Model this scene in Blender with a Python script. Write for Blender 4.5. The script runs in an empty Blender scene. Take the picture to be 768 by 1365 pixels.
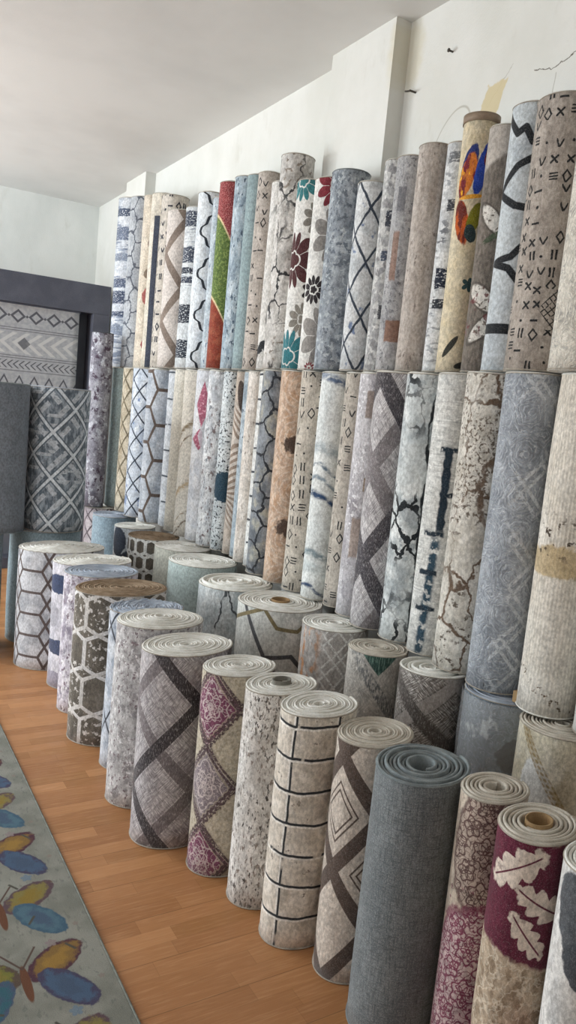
import bpy, math, random
import numpy as np
from mathutils import Vector, Matrix

SC = bpy.context.scene
COL = SC.collection
PI = math.pi
EYE = 1.68

# ------------------------------------------------------------------ colour
def lin(c):
    if isinstance(c, str):
        c = c.lstrip('#')
        c = [int(c[i:i + 2], 16) / 255 for i in (0, 2, 4)]
        c = [x / 12.92 if x <= .04045 else ((x + .055) / 1.055) ** 2.4 for x in c]
    return (c[0], c[1], c[2], 1.0)

# ------------------------------------------------------------------ a small node language
class G:
    """the node tree being written"""
    nt = None

def nn(t):
    return G.nt.nodes.new(t)

def put(sock, x):
    if isinstance(x, X):
        x = x.s
    if isinstance(x, (int, float)):
        sock.default_value = x
    elif isinstance(x, (tuple, list, str)):
        sock.default_value = lin(x) if sock.type == 'RGBA' else x
    else:
        G.nt.links.new(x, sock)

def mth(op, a, b=None, c=None):
    n = nn('ShaderNodeMath'); n.operation = op
    put(n.inputs[0], a)
    if b is not None: put(n.inputs[1], b)
    if c is not None: put(n.inputs[2], c)
    return X(n.outputs[0])

class X:
    def __init__(s, sock): s.s = sock
    def __add__(s, o): return mth('ADD', s, o)
    __radd__ = __add__
    def __sub__(s, o): return mth('SUBTRACT', s, o)
    def __rsub__(s, o): return mth('SUBTRACT', o, s)
    def __mul__(s, o): return mth('MULTIPLY', s, o)
    __rmul__ = __mul__
    def __truediv__(s, o): return mth('DIVIDE', s, o)
    def __rtruediv__(s, o): return mth('DIVIDE', o, s)

def sin(a): return mth('SINE', a)
def cos(a): return mth('COSINE', a)
def ab(a): return mth('ABSOLUTE', a)
def mn(a, b): return mth('MINIMUM', a, b)
def mx(a, b): return mth('MAXIMUM', a, b)
def fl(a): return mth('FLOOR', a)
def fr(a): return mth('FRACT', a)
def tri(a): return mth('PINGPONG', a, .5)          # 0 on whole numbers, .5 between
def hyp(a, b): return mth('SQRT', a * a + b * b)
def lt(a, b): return mth('LESS_THAN', a, b)
def inv(a): return 1.0 - a

def ss(x, a, b, to0=0., to1=1.):
    n = nn('ShaderNodeMapRange'); n.interpolation_type = 'SMOOTHSTEP'
    if not isinstance(a, X) and not isinstance(b, X) and a > b:
        a, b, to0, to1 = b, a, to1, to0
    put(n.inputs[0], x); put(n.inputs[1], a); put(n.inputs[2], b); put(n.inputs[3], to0); put(n.inputs[4], to1)
    return X(n.outputs[0])

def below(d, w, soft=.0015):
    return ss(d, w + soft, w - soft)

def mix(a, b, f):
    n = nn('ShaderNodeMix'); n.data_type = 'RGBA'
    put(n.inputs[0], f); put(n.inputs[6], a); put(n.inputs[7], b)
    return X(n.outputs[2])

def xyz(x, y, z=0.):
    n = nn('ShaderNodeCombineXYZ')
    put(n.inputs[0], x); put(n.inputs[1], y); put(n.inputs[2], z)
    return X(n.outputs[0])

def noise(u, v, su, sv, seed=0., det=3., rough=.55):
    n = nn('ShaderNodeTexNoise')
    put(n.inputs['Vector'], xyz(u * su, v * sv, seed)); n.inputs['Scale'].default_value = 1.
    n.inputs['Detail'].default_value = det; n.inputs['Roughness'].default_value = rough
    return X(n.outputs['Fac'])

def voro(u, v, su, sv, seed=0., feat='DISTANCE_TO_EDGE', out='Distance', rnd=1.):
    n = nn('ShaderNodeTexVoronoi'); n.feature = feat; n.voronoi_dimensions = '3D' if seed else '2D'
    put(n.inputs['Vector'], xyz(u * su, v * sv, seed)); n.inputs['Scale'].default_value = 1.
    n.inputs['Randomness'].default_value = rnd
    return X(n.outputs[out])

def white(a, b, seed=0.):
    n = nn('ShaderNodeTexWhiteNoise'); n.noise_dimensions = '3D'
    put(n.inputs['Vector'], xyz(a, b, seed))
    return X(n.outputs['Value'])

def ell(u, v, cx, cy, a, b, rot=0.):
    """1 on the rim of an ellipse, 0 in its middle"""
    x = u - cx; y = v - cy
    if rot:
        c, s = math.cos(rot), math.sin(rot)
        x, y = x * c + y * s, y * c - x * s
    return hyp(x * (1. / a), y * (1. / b))

def seg(u, v, x1, y1, x2, y2):
    """distance to a stroke"""
    dx, dy = x2 - x1, y2 - y1; L = math.hypot(dx, dy) + 1e-9; dx /= L; dy /= L
    pu = u - x1; pv = v - y1
    t = pu * dx + pv * dy
    e = mx(ab(t - L / 2) - L / 2, 0.)
    n = pv * dx - pu * dy
    return hyp(e, n)

# ------------------------------------------------------------------ pattern pieces
def mottle(u, v, cols, sc=12., st=.5, seed=1., k=.12, lo=.5):
    c = cols[0]
    for i, q in enumerate(cols[1:]):
        f = noise(u, v, sc * (1 + .6 * i), sc * st * (1 + .6 * i), seed + 7.3 * i, 5., .62)
        c = mix(c, q, ss(f, lo - k * .5 + .03 * i, lo + k + .03 * i))
    return c

def streaks(u, v, c, dark, across=260., along=7., amt=.5, seed=3.):
    """short woven strokes"""
    return mix(c, dark, ss(noise(u, v, across, along, seed, 2.), .5, .75) * amt)

def flecks(u, v, c, dark, sc=45., th=.6, seed=5., patch=6., pth=.5, st=1.):
    m = ss(noise(u, v, sc, sc * st, seed, 3., .6), th, th + .05) * ss(noise(u, v, patch, patch * .6, seed + 3., 2.), pth - .06, pth + .06)
    return mix(c, dark, m)

def hexedge(u, v, a, b):
    """distance (metres, about) to the lines of a honeycomb with cells a wide and b*1.732 high"""
    x = u / a; y = v / b
    ax = fr(x) - .5; ay = (fr(y / 1.732) - .5) * 1.732
    bx = fr(x - .5) - .5; by = (fr(y / 1.732 - .5) - .5) * 1.732
    da = mx(ab(ax), ab(ax) * .5 + ab(ay) * .866)
    db = mx(ab(bx), ab(bx) * .5 + ab(by) * .866)
    return (.5 - mn(da, db)) * min(a, b)

def diag(u, v, p, q):
    """distances to the two families of a slanting lattice"""
    n = 1. / math.hypot(1 / p, 1 / q)
    return tri(u / p + v / q) * n, tri(u / p - v / q) * n

def cracks(u, v, sc=7., st=.7, w=.05, seed=2., warp=.04, patch=3., pth=.45):
    du = (noise(u, v, 14., 14., seed, 3.) - .5) * warp * 2.
    dv = (noise(u, v, 14., 14., seed + 5., 3.) - .5) * warp * 2.
    d = voro(u + du, v + dv, sc, sc * st, seed)
    m = ss(noise(u, v, patch, patch, seed + 9., 2.), pth - .08, pth + .1)
    return below(d, m * w, .012) * m

def vein(u, v, x0, amp, w, seed, f=5.):
    """one wandering branch running up the roll"""
    x = u - x0 - (noise(u * 0. + seed, v, 1., f, seed, 4., .6) - .5) * amp * 2.
    return below(ab(x), w * ss(noise(u, v, 9., 9., seed + 2., 2.), .3, .7, .15, 1.6), .003)

def flower(u, v, n=6, k=120., wob=.3, ph=0.):
    """outlined petals around a middle"""
    a = mth('ARCTAN2', v, u); r = hyp(u, v)
    return sin(r * k * (1. + wob * cos(a * n + ph)))

def contour(u, v, sc, w, seed=0., det=1., lv=.5):
    """curling lines"""
    return ss(ab(noise(u, v, sc, sc, seed, det) - lv), w, w * .35)

def rosette(x, y, s, n=6):
    """distance to the outlines of a flower head"""
    a = mth('ARCTAN2', y, x); r = hyp(x, y)
    q = cos(a * n)
    d = mn(ab(r - s * .12), ab(r - (q * .42 + 1.) * (s * .36)))
    d = mn(d, ab(r - (q * -.16 + 1.) * (s * .78)))
    return d

def bars(u, v, cells, seed, cu=.05, cv=.012, th=.55, patch=4., pth=.5):
    """dry brush marks: short level strokes"""
    m = ss(noise(u, v, 1 / cu, 1 / cv, seed, 2.), th, th + .06)
    return m * ss(noise(u, v, patch, patch * .8, seed + 4., 1.), pth - .03, pth + .04)

def glyphs(u, v, cu, cv, seed, fill=.85, w=.0035):
    """hand drawn signs, one to a cell"""
    j = noise(u, v, 30., 30., seed, 2.) - .5
    uu = u + j * .01 + 10 * cu; a = fl(uu / cu)
    vv = v + j * .01 + white(a, 0., seed + 3.) * cv; b = fl(vv / cv)
    k = white(a, b, seed); k2 = white(a, b, seed + 1.)
    x = (fr(uu / cu) - .5) * cu + (k2 - .5) * cu * .35; y = (fr(vv / cv) - .5) * cv + (fr(k2 * 7.) - .5) * cv * .3
    r = min(cu, cv) * .31
    ax = ab(x); ay = ab(y)
    box = lt(mx(ax, ay), r)
    X_ = below(ab(ax - ay) * .7, w) * box
    gt = below(ab(ax * 1. - (y + r) * .5), w) * box
    dash = below(mx(ax - r * 1.1, ay - w), 0., .001)
    two = below(mx(ab(ax - r * .5) - w, ay - r * 1.2), 0., .001)
    dot = below(hyp(x, y), w * 1.5)
    dia = below(ab(ax + ay * .7 - r), w)
    three = below(tri(y / (r * .75)) * r * .75, w * .8) * below(ax, r) * below(ay, r)
    lst = [X_, gt, dash, two, dot, dia, three]
    m = None
    for i, g in enumerate(lst):
        lo = fill * i / len(lst); hi = fill * (i + 1) / len(lst)
        t = g * lt(k, hi) * inv(lt(k, lo))
        m = t if m is None else mx(m, t)
    return m

# ------------------------------------------------------------------ materials
def new_mat(name, rough=.95, spec=.2):
    m = bpy.data.materials.new(name); m.use_nodes = True
    nt = m.node_tree; nt.nodes.clear(); G.nt = nt
    out = nt.nodes.new('ShaderNodeOutputMaterial')
    bs = nt.nodes.new('ShaderNodeBsdfPrincipled')
    bs.inputs['Roughness'].default_value = rough
    bs.inputs['Specular IOR Level'].default_value = spec
    nt.links.new(bs.outputs[0], out.inputs[0])
    return m, bs

def bump(bs, h, strength=.3, dist=.004):
    b = nn('ShaderNodeBump'); b.inputs['Strength'].default_value = strength; b.inputs['Distance'].default_value = dist
    put(b.inputs['Height'], h); G.nt.links.new(b.outputs[0], bs.inputs['Normal'])

def uvs():
    n = nn('ShaderNodeUVMap'); n.uv_map = 'UVMap'
    s = nn('ShaderNodeSeparateXYZ'); G.nt.links.new(n.outputs[0], s.inputs[0])
    return X(s.outputs[0]), X(s.outputs[1])

def pile_mat(name, pat, r, L, seed=0., fuzz=.16, tex=.3):
    """woven pile with a pattern in metres: u round the roll (0 faces the aisle), v up the roll"""
    m, bs = new_mat(name, .95, .12)
    u, v = uvs()
    res = pat(u, v, r, L)
    c, h = res if isinstance(res, tuple) else (res, None)
    g = noise(u, v, 95., 60., seed + 1.3, 4., .65); g2 = noise(u, v, 22., 14., seed + 5.1, 3.)
    k = (ss(g, .36, .64) - .5) * (tex * 1.9) + (ss(g2, .3, .6) - .7) * (tex * .8) + 1.
    sc = nn('ShaderNodeVectorMath'); sc.operation = 'SCALE'; put(sc.inputs[0], c); put(sc.inputs['Scale'], k); c = X(sc.outputs[0])
    f = noise(u, v, 380., 300., seed, 2., .7)
    c = mix(c, '#000000', ss(f, .62, .36) * fuzz)
    c = mix(c, '#ffffff', ss(f, .5, .75) * fuzz * .6)
    put(bs.inputs['Base Color'], c)
    hh = f * .35 + noise(u, v, 60., 40., seed + 2., 2.) * .5
    if h is not None: hh = hh + h
    bump(bs, hh, .45, .004)
    bs.inputs['Sheen Weight'].default_value = .15
    return m

def obj_coords():
    n = nn('ShaderNodeNewGeometry')
    s = nn('ShaderNodeSeparateXYZ'); G.nt.links.new(n.outputs['Position'], s.inputs[0])
    return X(s.outputs[0]), X(s.outputs[1]), X(s.outputs[2])

def plain_mat(name, c1, c2, sc=20., rough=.9, spec=.2, fine=300., b=.3):
    m, bs = new_mat(name, rough, spec)
    n = nn('ShaderNodeTexCoord'); s = nn('ShaderNodeSeparateXYZ'); G.nt.links.new(n.outputs['Object'], s.inputs[0])
    x, y, z = X(s.outputs[0]), X(s.outputs[1]), X(s.outputs[2])
    def n3(k, det):
        t = nn('ShaderNodeTexNoise'); G.nt.links.new(n.outputs['Object'], t.inputs['Vector'])
        t.inputs['Scale'].default_value = k; t.inputs['Detail'].default_value = det
        return X(t.outputs['Fac'])
    c = mix(c1, c2, ss(n3(sc, 4.), .35, .65))
    c = mix(c, '#000000', ss(n3(fine, 2.), .6, .35) * .12)
    put(bs.inputs['Base Color'], c)
    bump(bs, n3(fine, 2.), b, .003)
    return m

BACK = {}
def backing(kind):
    if kind not in BACK:
        a, b = {'cream': ('#e8e7e2', '#d8d6ce'), 'white': ('#efefea', '#dfdfd8'), 'grey': ('#8e9698', '#7b8386'), 'tan': ('#a08d78', '#8a7762'),
                'ecru': ('#cdc7bc', '#bbb4a8'), 'blue': ('#b4bcc8', '#9ea8b6'), 'edge': ('#b3aca0', '#9c958a'), 'dark': ('#5c5e63', '#4c4e53')}[kind]
        BACK[kind] = plain_mat('backing_' + kind, a, b, 25., .95, .1, 260., .5)
    return BACK[kind]

# ------------------------------------------------------------------ mesh helpers
def link(o, parent=None):
    COL.objects.link(o)
    if parent is not None: o.parent = parent
    return o

def mesh_obj(name, verts, faces, mats, parent=None, uv=None, fm=None, smooth=True):
    me = bpy.data.meshes.new(name); me.from_pydata(verts, [], faces)
    for m in mats: me.materials.append(m)
    if fm is not None: me.polygons.foreach_set('material_index', fm)
    if smooth: me.polygons.foreach_set('use_smooth', [True] * len(me.polygons))
    if uv is not None:
        l = me.uv_layers.new(name='UVMap')
        vi = np.zeros(len(me.loops), dtype=np.int32); me.loops.foreach_get('vertex_index', vi)
        l.data.foreach_set('uv', np.asarray(uv, dtype=np.float32)[vi].ravel())
    me.update()
    return link(bpy.data.objects.new(name, me), parent)

def tag(o, label, cat, group=None, kind=None):
    if label: o['label'] = label
    if cat: o['category'] = cat
    if group: o['group'] = group
    if kind: o['kind'] = kind
    return o

def box_geo(V, F, x0, x1, y0, y1, z0, z1):
    b = len(V)
    V += [(x, y, z) for x in (x0, x1) for y in (y0, y1) for z in (z0, z1)]
    F += [tuple(b + i for i in f) for f in ((0, 1, 3, 2), (4, 6, 7, 5), (0, 4, 5, 1), (2, 3, 7, 6), (0, 2, 6, 4), (1, 5, 7, 3))]

def box(name, x0, x1, y0, y1, z0, z1, mat, parent=None, bev=0., origin=None):
    V, F = [], []
    if origin: x0 -= origin[0]; x1 -= origin[0]; y0 -= origin[1]; y1 -= origin[1]; z0 -= origin[2]; z1 -= origin[2]
    box_geo(V, F, x0, x1, y0, y1, z0, z1)
    o = mesh_obj(name, V, F, [mat], parent, smooth=False)
    if bev:
        m = o.modifiers.new('bevel', 'BEVEL'); m.width = bev; m.segments = 2
    return o

def empty(name, loc):
    o = bpy.data.objects.new(name, None); o.empty_display_size = .1
    COL.objects.link(o); o.location = loc
    return o

# ------------------------------------------------------------------ one rolled rug
def ribbon(th, rad_o, thick, L, pos, top, rows, ez=.004):
    """a strip of carpet standing on edge along a spiral; returns verts, faces, uv, material index (0 pile, 1 backing)"""
    n = len(th)
    prof = [(0, t) for t in np.linspace(0, 1, rows)]                       # outer side, bottom to top
    V, UV = [], []
    K = rows + 4
    for i in range(n):
        a = th[i]; ro = rad_o[i]; ri = ro - thick; zt = top(a, i)
        for _, t in prof:
            z = t * (zt - ez)
            V.append(pos(a, ro, z)); UV.append((a * pos.r, z))
        V.append(pos(a, ro - thick * .22, zt)); UV.append((a * pos.r, zt))
        V.append(pos(a, ri + thick * .22, zt)); UV.append((a * pos.r, zt))
        V.append(pos(a, ri, zt - ez)); UV.append((a * pos.r, zt))
        V.append(pos(a, ri, 0)); UV.append((a * pos.r, 0))
    F, M = [], []
    for i in range(n - 1):
        for k in range(K):
            k2 = (k + 1) % K
            F.append((i * K + k, (i + 1) * K + k, (i + 1) * K + k2, i * K + k2)); M.append(0 if k < rows - 1 else 1)
    F.append(tuple(range(K))[::-1]); M.append(1)
    F.append(tuple((n - 1) * K + k for k in range(K))); M.append(1)
    return V, F, UV, M

class Pos:
    def __init__(s, phi, r, sq, ang, lump, seed, L):
        s.phi, s.r, s.sq, s.ang, s.L = phi, r, sq, ang, L
        rr = random.Random(seed)
        s.w = [(lump * rr.uniform(.3, 1), rr.choice((2, 3)), rr.uniform(0, 6), rr.uniform(2, 9)) for _ in range(3)]
    def __call__(s, a, R, z):
        f = 1.
        for A, n, p, kz in s.w: f += A * math.sin(n * a + p + kz * z)
        x = R * f * math.cos(s.phi + a); y = R * f * math.sin(s.phi + a)
        if s.sq != (1, 1):
            c, d = math.cos(s.ang), math.sin(s.ang)
            p, q = (x * c + y * d) * s.sq[0], (-x * d + y * c) * s.sq[1]
            x, y = p * c - q * d, p * d + q * c
        return (x, y, z)

def tube_along(name, pts, rad, mat, parent, seg=6):
    V, F = [], []
    n = len(pts)
    for i, p in enumerate(pts):
        a = Vector(pts[max(i - 1, 0)]); b = Vector(pts[min(i + 1, n - 1)]); t = (b - a).normalized()
        up = Vector((0, 0, 1)) if abs(t.z) < .9 else Vector((1, 0, 0))
        s = t.cross(up).normalized(); w = s.cross(t)
        for k in range(seg):
            q = Vector(p) + (s * math.cos(2 * PI * k / seg) + w * math.sin(2 * PI * k / seg)) * rad
            V.append(tuple(q))
    for i in range(n - 1):
        for k in range(seg):
            k2 = (k + 1) % seg
            F.append((i * seg + k, i * seg + k2, (i + 1) * seg + k2, (i + 1) * seg + k))
    F.append(tuple(range(seg))[::-1]); F.append(tuple((n - 1) * seg + k for k in range(seg)))
    return mesh_obj(name, V, F, [mat], parent)

SEED = [0]
def roll(x, y, r, z0, z1, pat, label, group, back='cream', pitch=.0085, hole=.02, tight=.93, sq=(1, 1), ang=0., cone=0., wob=.0018,
         end=2.3, core=None, coil=True, lump=.008, bind=None, fuzz=.16, rough_top=0., tex=.2):
    SEED[0] += 1; sd = SEED[0]
    L = z1 - z0
    root = empty('rug_roll', (x, y, z0))
    tag(root, label, 'rug roll', group)
    phi = math.atan2(-y, -x)
    pos = Pos(phi, r, sq, ang, lump, sd, L)
    rr = random.Random(sd * 3 + 1)
    ph = [rr.uniform(0, 6) for _ in range(4)]
    thick = pitch * tight
    def top(R):
        def f(a, i):
            q = R[i] / r
            return L + wob * (math.sin(a + ph[0]) * .6 + math.sin(a * .37 + ph[1])) + cone * (1 - q) - .002 + rough_top * rr.uniform(-1, 1)
        return f
    mat = pile_mat('rug_pile', pat, r, L, sd * 3.7, fuzz, tex)
    bm = backing(back)
    # the outer turn, ending in a free edge
    n1 = max(40, int(40 + r * 260)); th = np.linspace(end - 2 * PI * 1.015, end, n1)
    R = r - pitch * (end - th) / (2 * PI) * .55
    V, F, UV, M = ribbon(th, R, thick, L, pos, top(R), 12)
    mesh_obj('outer_wrap', V, F, [mat, bm], root, UV, M)
    bmt = backing(bind or ('edge' if back not in ('grey', 'dark') else back))
    zt = top(R)
    # overlocked edges at the head and the foot
    tube_along('edge_binding', [pos(th[i], R[i] + .0005, zt(th[i], i) - .0045) for i in range(n1)], .0017, bmt, root)
    tube_along('edge_binding', [pos(th[i], R[i] + .0005, .0035) for i in range(n1)], .0022, bmt, root)
    if coil:
        rs = r - pitch * .62
        turns = (rs - hole) / pitch
        n2 = max(24, int(turns * 38)); t2 = np.linspace(end - 2 * PI * 1.0 - 2 * PI * turns, end - 2 * PI * 1.0, n2)
        R2 = np.linspace(hole, rs, n2)
        keep = R2 > thick * 1.05
        V, F, UV, M = ribbon(t2[keep], R2[keep], thick, L, pos, top(R2[keep]), 2, .0025)
        mesh_obj('inner_coil', V, F, [bm, bm], root, UV, M)
    if core:
        co, up, cm = core
        seg = 28; V, F = [], []
        for i in range(seg):
            a = 2 * PI * i / seg
            for rad, z in ((co, .01), (co, L + up), (co - .004, L + up), (co - .004, .01)):
                p = pos(a, rad, z); V.append(p)
        for i in range(seg):
            j = (i + 1) % seg
            for k in range(4):
                F.append((i * 4 + k, j * 4 + k, j * 4 + (k + 1) % 4, i * 4 + (k + 1) % 4))
        mesh_obj('core_tube', V, F, [cm], root)
    return root

# ------------------------------------------------------------------ rug designs
def D_mottle(cols, sc=12., st=.5, seed=1., k=.12, fleck=None, fth=.58, fsc=45., fst=.5, fpth=.45, lo=.5):
    def f(u, v, r, L):
        c = mottle(u, v, cols, sc, st, seed, k, lo)
        if fleck:
            for i, q in enumerate(fleck if isinstance(fleck, list) else [fleck]):
                c = flecks(u, v, c, q, fsc, fth, seed + 11 + 5 * i, 6., fpth, fst)
        return c
    return f

def D_plain(c1, c2, across=300., along=300., amt=.8, seed=2.):
    def f(u, v, r, L):
        c = mix(c1, c2, ss(noise(u, v, 9., 6., seed, 3.), .3, .7) * .6)
        a = noise(u, v, across, along * .08, seed, 2.); b = noise(u, v, across * .08, along, seed + 4, 2.)
        c = mix(c, c2, ss(a, .45, .7) * amt); c = mix(c, c2, ss(b, .5, .7) * amt)
        return c, (a + b) * .6
    return f

def D_hex(cols, line, a, b, w, swap=False, u0=0., v0=0., sc=9., seed=1., fleck=None, two=None, wob=.0, under=None):
    def f(u, v, r, L):
        c = mottle(u, v, cols, sc, .7, seed)
        if fleck: c = flecks(u, v, c, fleck, 40., .55, seed + 5, 7., .45)
        U = u - u0; V = v - v0
        if wob:
            U = U + (noise(u, v, 10., 10., seed + 3) - .5) * wob; V = V + (noise(u, v, 10., 10., seed + 8) - .5) * wob
        d = hexedge(V, U, a, b) if swap else hexedge(U, V, a, b)
        if under: c = mix(c, under, below(d, w * 1.9, .002))
        c = mix(c, line, below(d, w))
        if two:
            d2 = hexedge(V + a * .5, U, a, b) if swap else hexedge(U + a * .5, V, a, b)
            c = mix(c, two, below(d2, w))
        return c
    return f

def D_lattice(cols, line, p, q, w, seed=1., sc=10., wob=.006, fleck=None, blot=None, fade=0.):
    def f(u, v, r, L):
        c = mottle(u, v, cols, sc, .7, seed)
        if blot: c = mix(c, blot, ss(noise(u, v, 16., 12., seed + 21, 3.), .6, .66) * .8)
        if fleck: c = flecks(u, v, c, fleck, 40., .56, seed + 5, 7., .45)
        U = u + (noise(u, v, 12., 12., seed + 3) - .5) * wob * 2; V = v + (noise(u, v, 12., 12., seed + 8) - .5) * wob * 2
        a, b = diag(U, V, p, q)
        m = below(mn(a, b), w)
        if fade: m = m * ss(noise(u, v, 18., 14., seed + 30, 2.), fade - .1, fade + .05)
        return mix(c, line, m)
    return f

def D_diamond(base, hatch, dark, mid, p, q, u0, v0, w=.14, seed=1., fine='#d9d6d6', grain='#8d878a', inner=True):
    """big diamonds edged with dark and middling bands, hatched inside"""
    def f(u, v, r, L):
        s1 = (u - u0) * (1. / p) + (v - v0) * (1. / q); s2 = (u - u0) * (1. / p) - (v - v0) * (1. / q)
        c = mix(base, hatch, ss(noise(u, v, 10., 8., seed, 3.), .35, .65))
        st = noise(s1, s2, 5., 60., seed + 1, 2.); st2 = noise(s1, s2, 60., 5., seed + 2, 2.)
        t1, t2 = tri(s1), tri(s2)
        pick = lt(t1, t2)
        h = st * pick + st2 * inv(pick)
        c = mix(c, fine, ss(h, .5, .6) * .85); c = mix(c, grain, ss(h, .48, .38) * .8)
        if inner:
            k = mn(t1, t2)
            c = mix(c, grain, below(tri(k * 7.) , .12, .04) * .5)
        par1 = fr(fl(s1 + .5) * .5) * 2.; par2 = 1. - fr(fl(s2 + .5) * .5) * 2.
        b1 = below(t1, w, .006); b2 = below(t2, w, .006)
        g = ss(noise(u, v, 420., 60., seed + 5, 1.), .55, .7) * .45
        c1 = mix(mix(dark, mid, par1), fine, g); c2 = mix(mix(dark, mid, par2), fine, g)
        top2 = inv(par2)
        c = mix(c, c2, b2); c = mix(c, c1, b1); c = mix(c, c2, b2 * top2)
        return c
    return f

def D_bands(base, brown, p, q, u0, v0, w=.11, seed=1., thin=True, weave='#a99d92', mode=0):
    """plain ground crossed by flat bands, with thin chevrons nested under them"""
    def f(u, v, r, L):
        c = mix(base, weave, ss(voro(u, v, 90., 60., seed, 'F1'), .25, .6) * .45)
        c = mix(c, '#ffffff', ss(noise(u, v, 90., 90., seed + 2, 2.), .55, .7) * .15)
        s1 = (u - u0) * (1. / p) + (v - v0) * (1. / q); s2 = (u - u0) * (1. / p) - (v - v0) * (1. / q)
        t1, t2 = tri(s1), tri(s2)
        if thin:
            k = mn(t1, t2)
            c = mix(c, brown, mx(below(ab(k - .24), .012, .004), below(ab(k - .31), .012, .004)) * ss(fr(s1 * .5 + .1), .5, .52))
        m1 = below(t1, w, .006)
        if mode == 1: m1 = m1 * ss(fr(s2 * .5 + .2), .40, .41)
        c = mix(c, brown, mx(m1, below(t2, w, .006)))
        return c
    return f

def D_berber(base, base2, ink, cu, cv, seed, w=.0035, fill=.85, motif=None):
    def f(u, v, r, L):
        c = mix(base, base2, ss(noise(u, v, 20., 9., seed, 4.), .35, .65))
        c = streaks(u, v, c, base2, 200., 16., .7, seed)
        c = streaks(u, v, c, '#6f675f', 320., 26., .35, seed + 6)
        g = glyphs(u, v, cu, cv, seed, fill, w)
        if motif:
            for mu, mv, s in motif:
                x = ab(u - mu); y = ab(v - mv)
                box = lt(mx(x, y), s)
                z = mn(tri((x + y) * (2.6 / s)), tri((x - y) * (2.6 / s))) * (s / 2.6)
                g = g * inv(lt(mx(x, y), s * 1.05)); g = mx(g, below(z, w * .8) * lt(x * .9 + y * .75, s) * ss(noise(u, v, 55., 55., seed + 2, 1.), .34, .40))
        return mix(c, ink, g)
    return f

def D_crack(cols, ink, sc=6., st=.8, w=.06, seed=1., patch=3., pth=.42, veins=None, msc=8., fleck=None, warp=.05, top=None, top_h=0.):
    def f(u, v, r, L):
        c = mottle(u, v, cols, msc, .8, seed)
        if fleck: c = flecks(u, v, c, fleck, 38., .56, seed + 5, 6., .5)
        m = cracks(u, v, sc, st, w, seed, warp, patch, pth)
        if top: c = flecks(u, v, c, top, 55., .5, seed + 25, 4., .3, .7) if not top_h else mix(c, flecks(u, v, c, top, 95., .53, seed + 25, 9., .4, .8), ss(v, top_h * L - .1, top_h * L + .1))
        for x0, amp, ww, f_ in (veins or []):
            m = mx(m, vein(u, v, x0, amp, ww, seed + 13 + f_, f_))
        return mix(c, ink, m)
    return f

def D_brush(cols, inks, cu=.06, cv=.014, th=.5, patch=4., pth=.5, seed=1., sc=10., line=None, blocks=None):
    def f(u, v, r, L):
        c = mottle(u, v, cols, sc, 1.6, seed)
        for i, q in enumerate(inks):
            c = mix(c, q, bars(u, v, 0, seed + 20 + 9 * i, cu, cv, th, patch, pth))
        for (cx, cy, a, b, q) in blocks or []:
            x = u - cx + (noise(u, v, 40., 40., seed + 3) - .5) * .02; y = v - cy + (noise(u, v, 30., 90., seed + 4) - .5) * .02
            mm = below(mx(ab(x) * (1. / a), ab(y) * (1. / b)), 1., .06) * ss(noise(u, v, 60., 130., seed + 6, 3.), .38, .46)
            c = mix(c, q, mm)
        if line:
            d = hexedge(u + (noise(u, v, 9., 9., seed + 1) - .5) * .04, v, line[1], line[2])
            c = mix(c, line[0], below(d, line[3]))
        return c
    return f

def D_damask(ground, spot, rim, ink1, ink2, p, q, u0, v0, seed=1., k=150., petal=6):
    """cream and flowered lozenges turn and turn about, edged with a scalloped rim"""
    def f(u, v, r, L):
        s1 = (u - u0) * (1. / p) + (v - v0) * (1. / q); s2 = (u - u0) * (1. / p) - (v - v0) * (1. / q)
        x = fr(s1) - .5; y = fr(s2) - .5
        par = lt(.25, fr((fl(s1) + fl(s2)) * .5 + .01))
        lx = (x + y) * p * .5; ly = (x - y) * q * .5
        rad = hyp(lx, ly)
        c = mix(ground, spot, ss(noise(u, v, 60., 60., seed, 3.), .45, .65))
        c = mix(c, spot, ss(sin(rad * 420. + noise(u, v, 90., 90., seed) * 8.), .3, .9) * .45)
        row = ss(sin(v * (PI * 2 / (q * 2)) + .6 + seed), -.1, .1)
        inkc = mix(ink1, ink2, row)
        fw = mn(rosette(lx, ly, p * .42, petal), rosette(lx, ly - .0, p * .22, 5))
        fc = mix(inkc, '#d9cdca', mx(below(fw, .0028, .002), contour(u, v, 46., .035, seed + 3)) * .75)
        c = mix(c, fc, par)
        e = mn(tri(s1), tri(s2)) + sin((u + v) * 190.) * .012
        c = mix(c, rim, below(ab(e - .035), .035, .012) * ss(noise(u, v, 130., 130., seed + 4, 2.), .3, .5))
        c = mix(c, spot, below(ab(e - .085), .012, .006) * .7)
        return c
    return f

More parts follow.
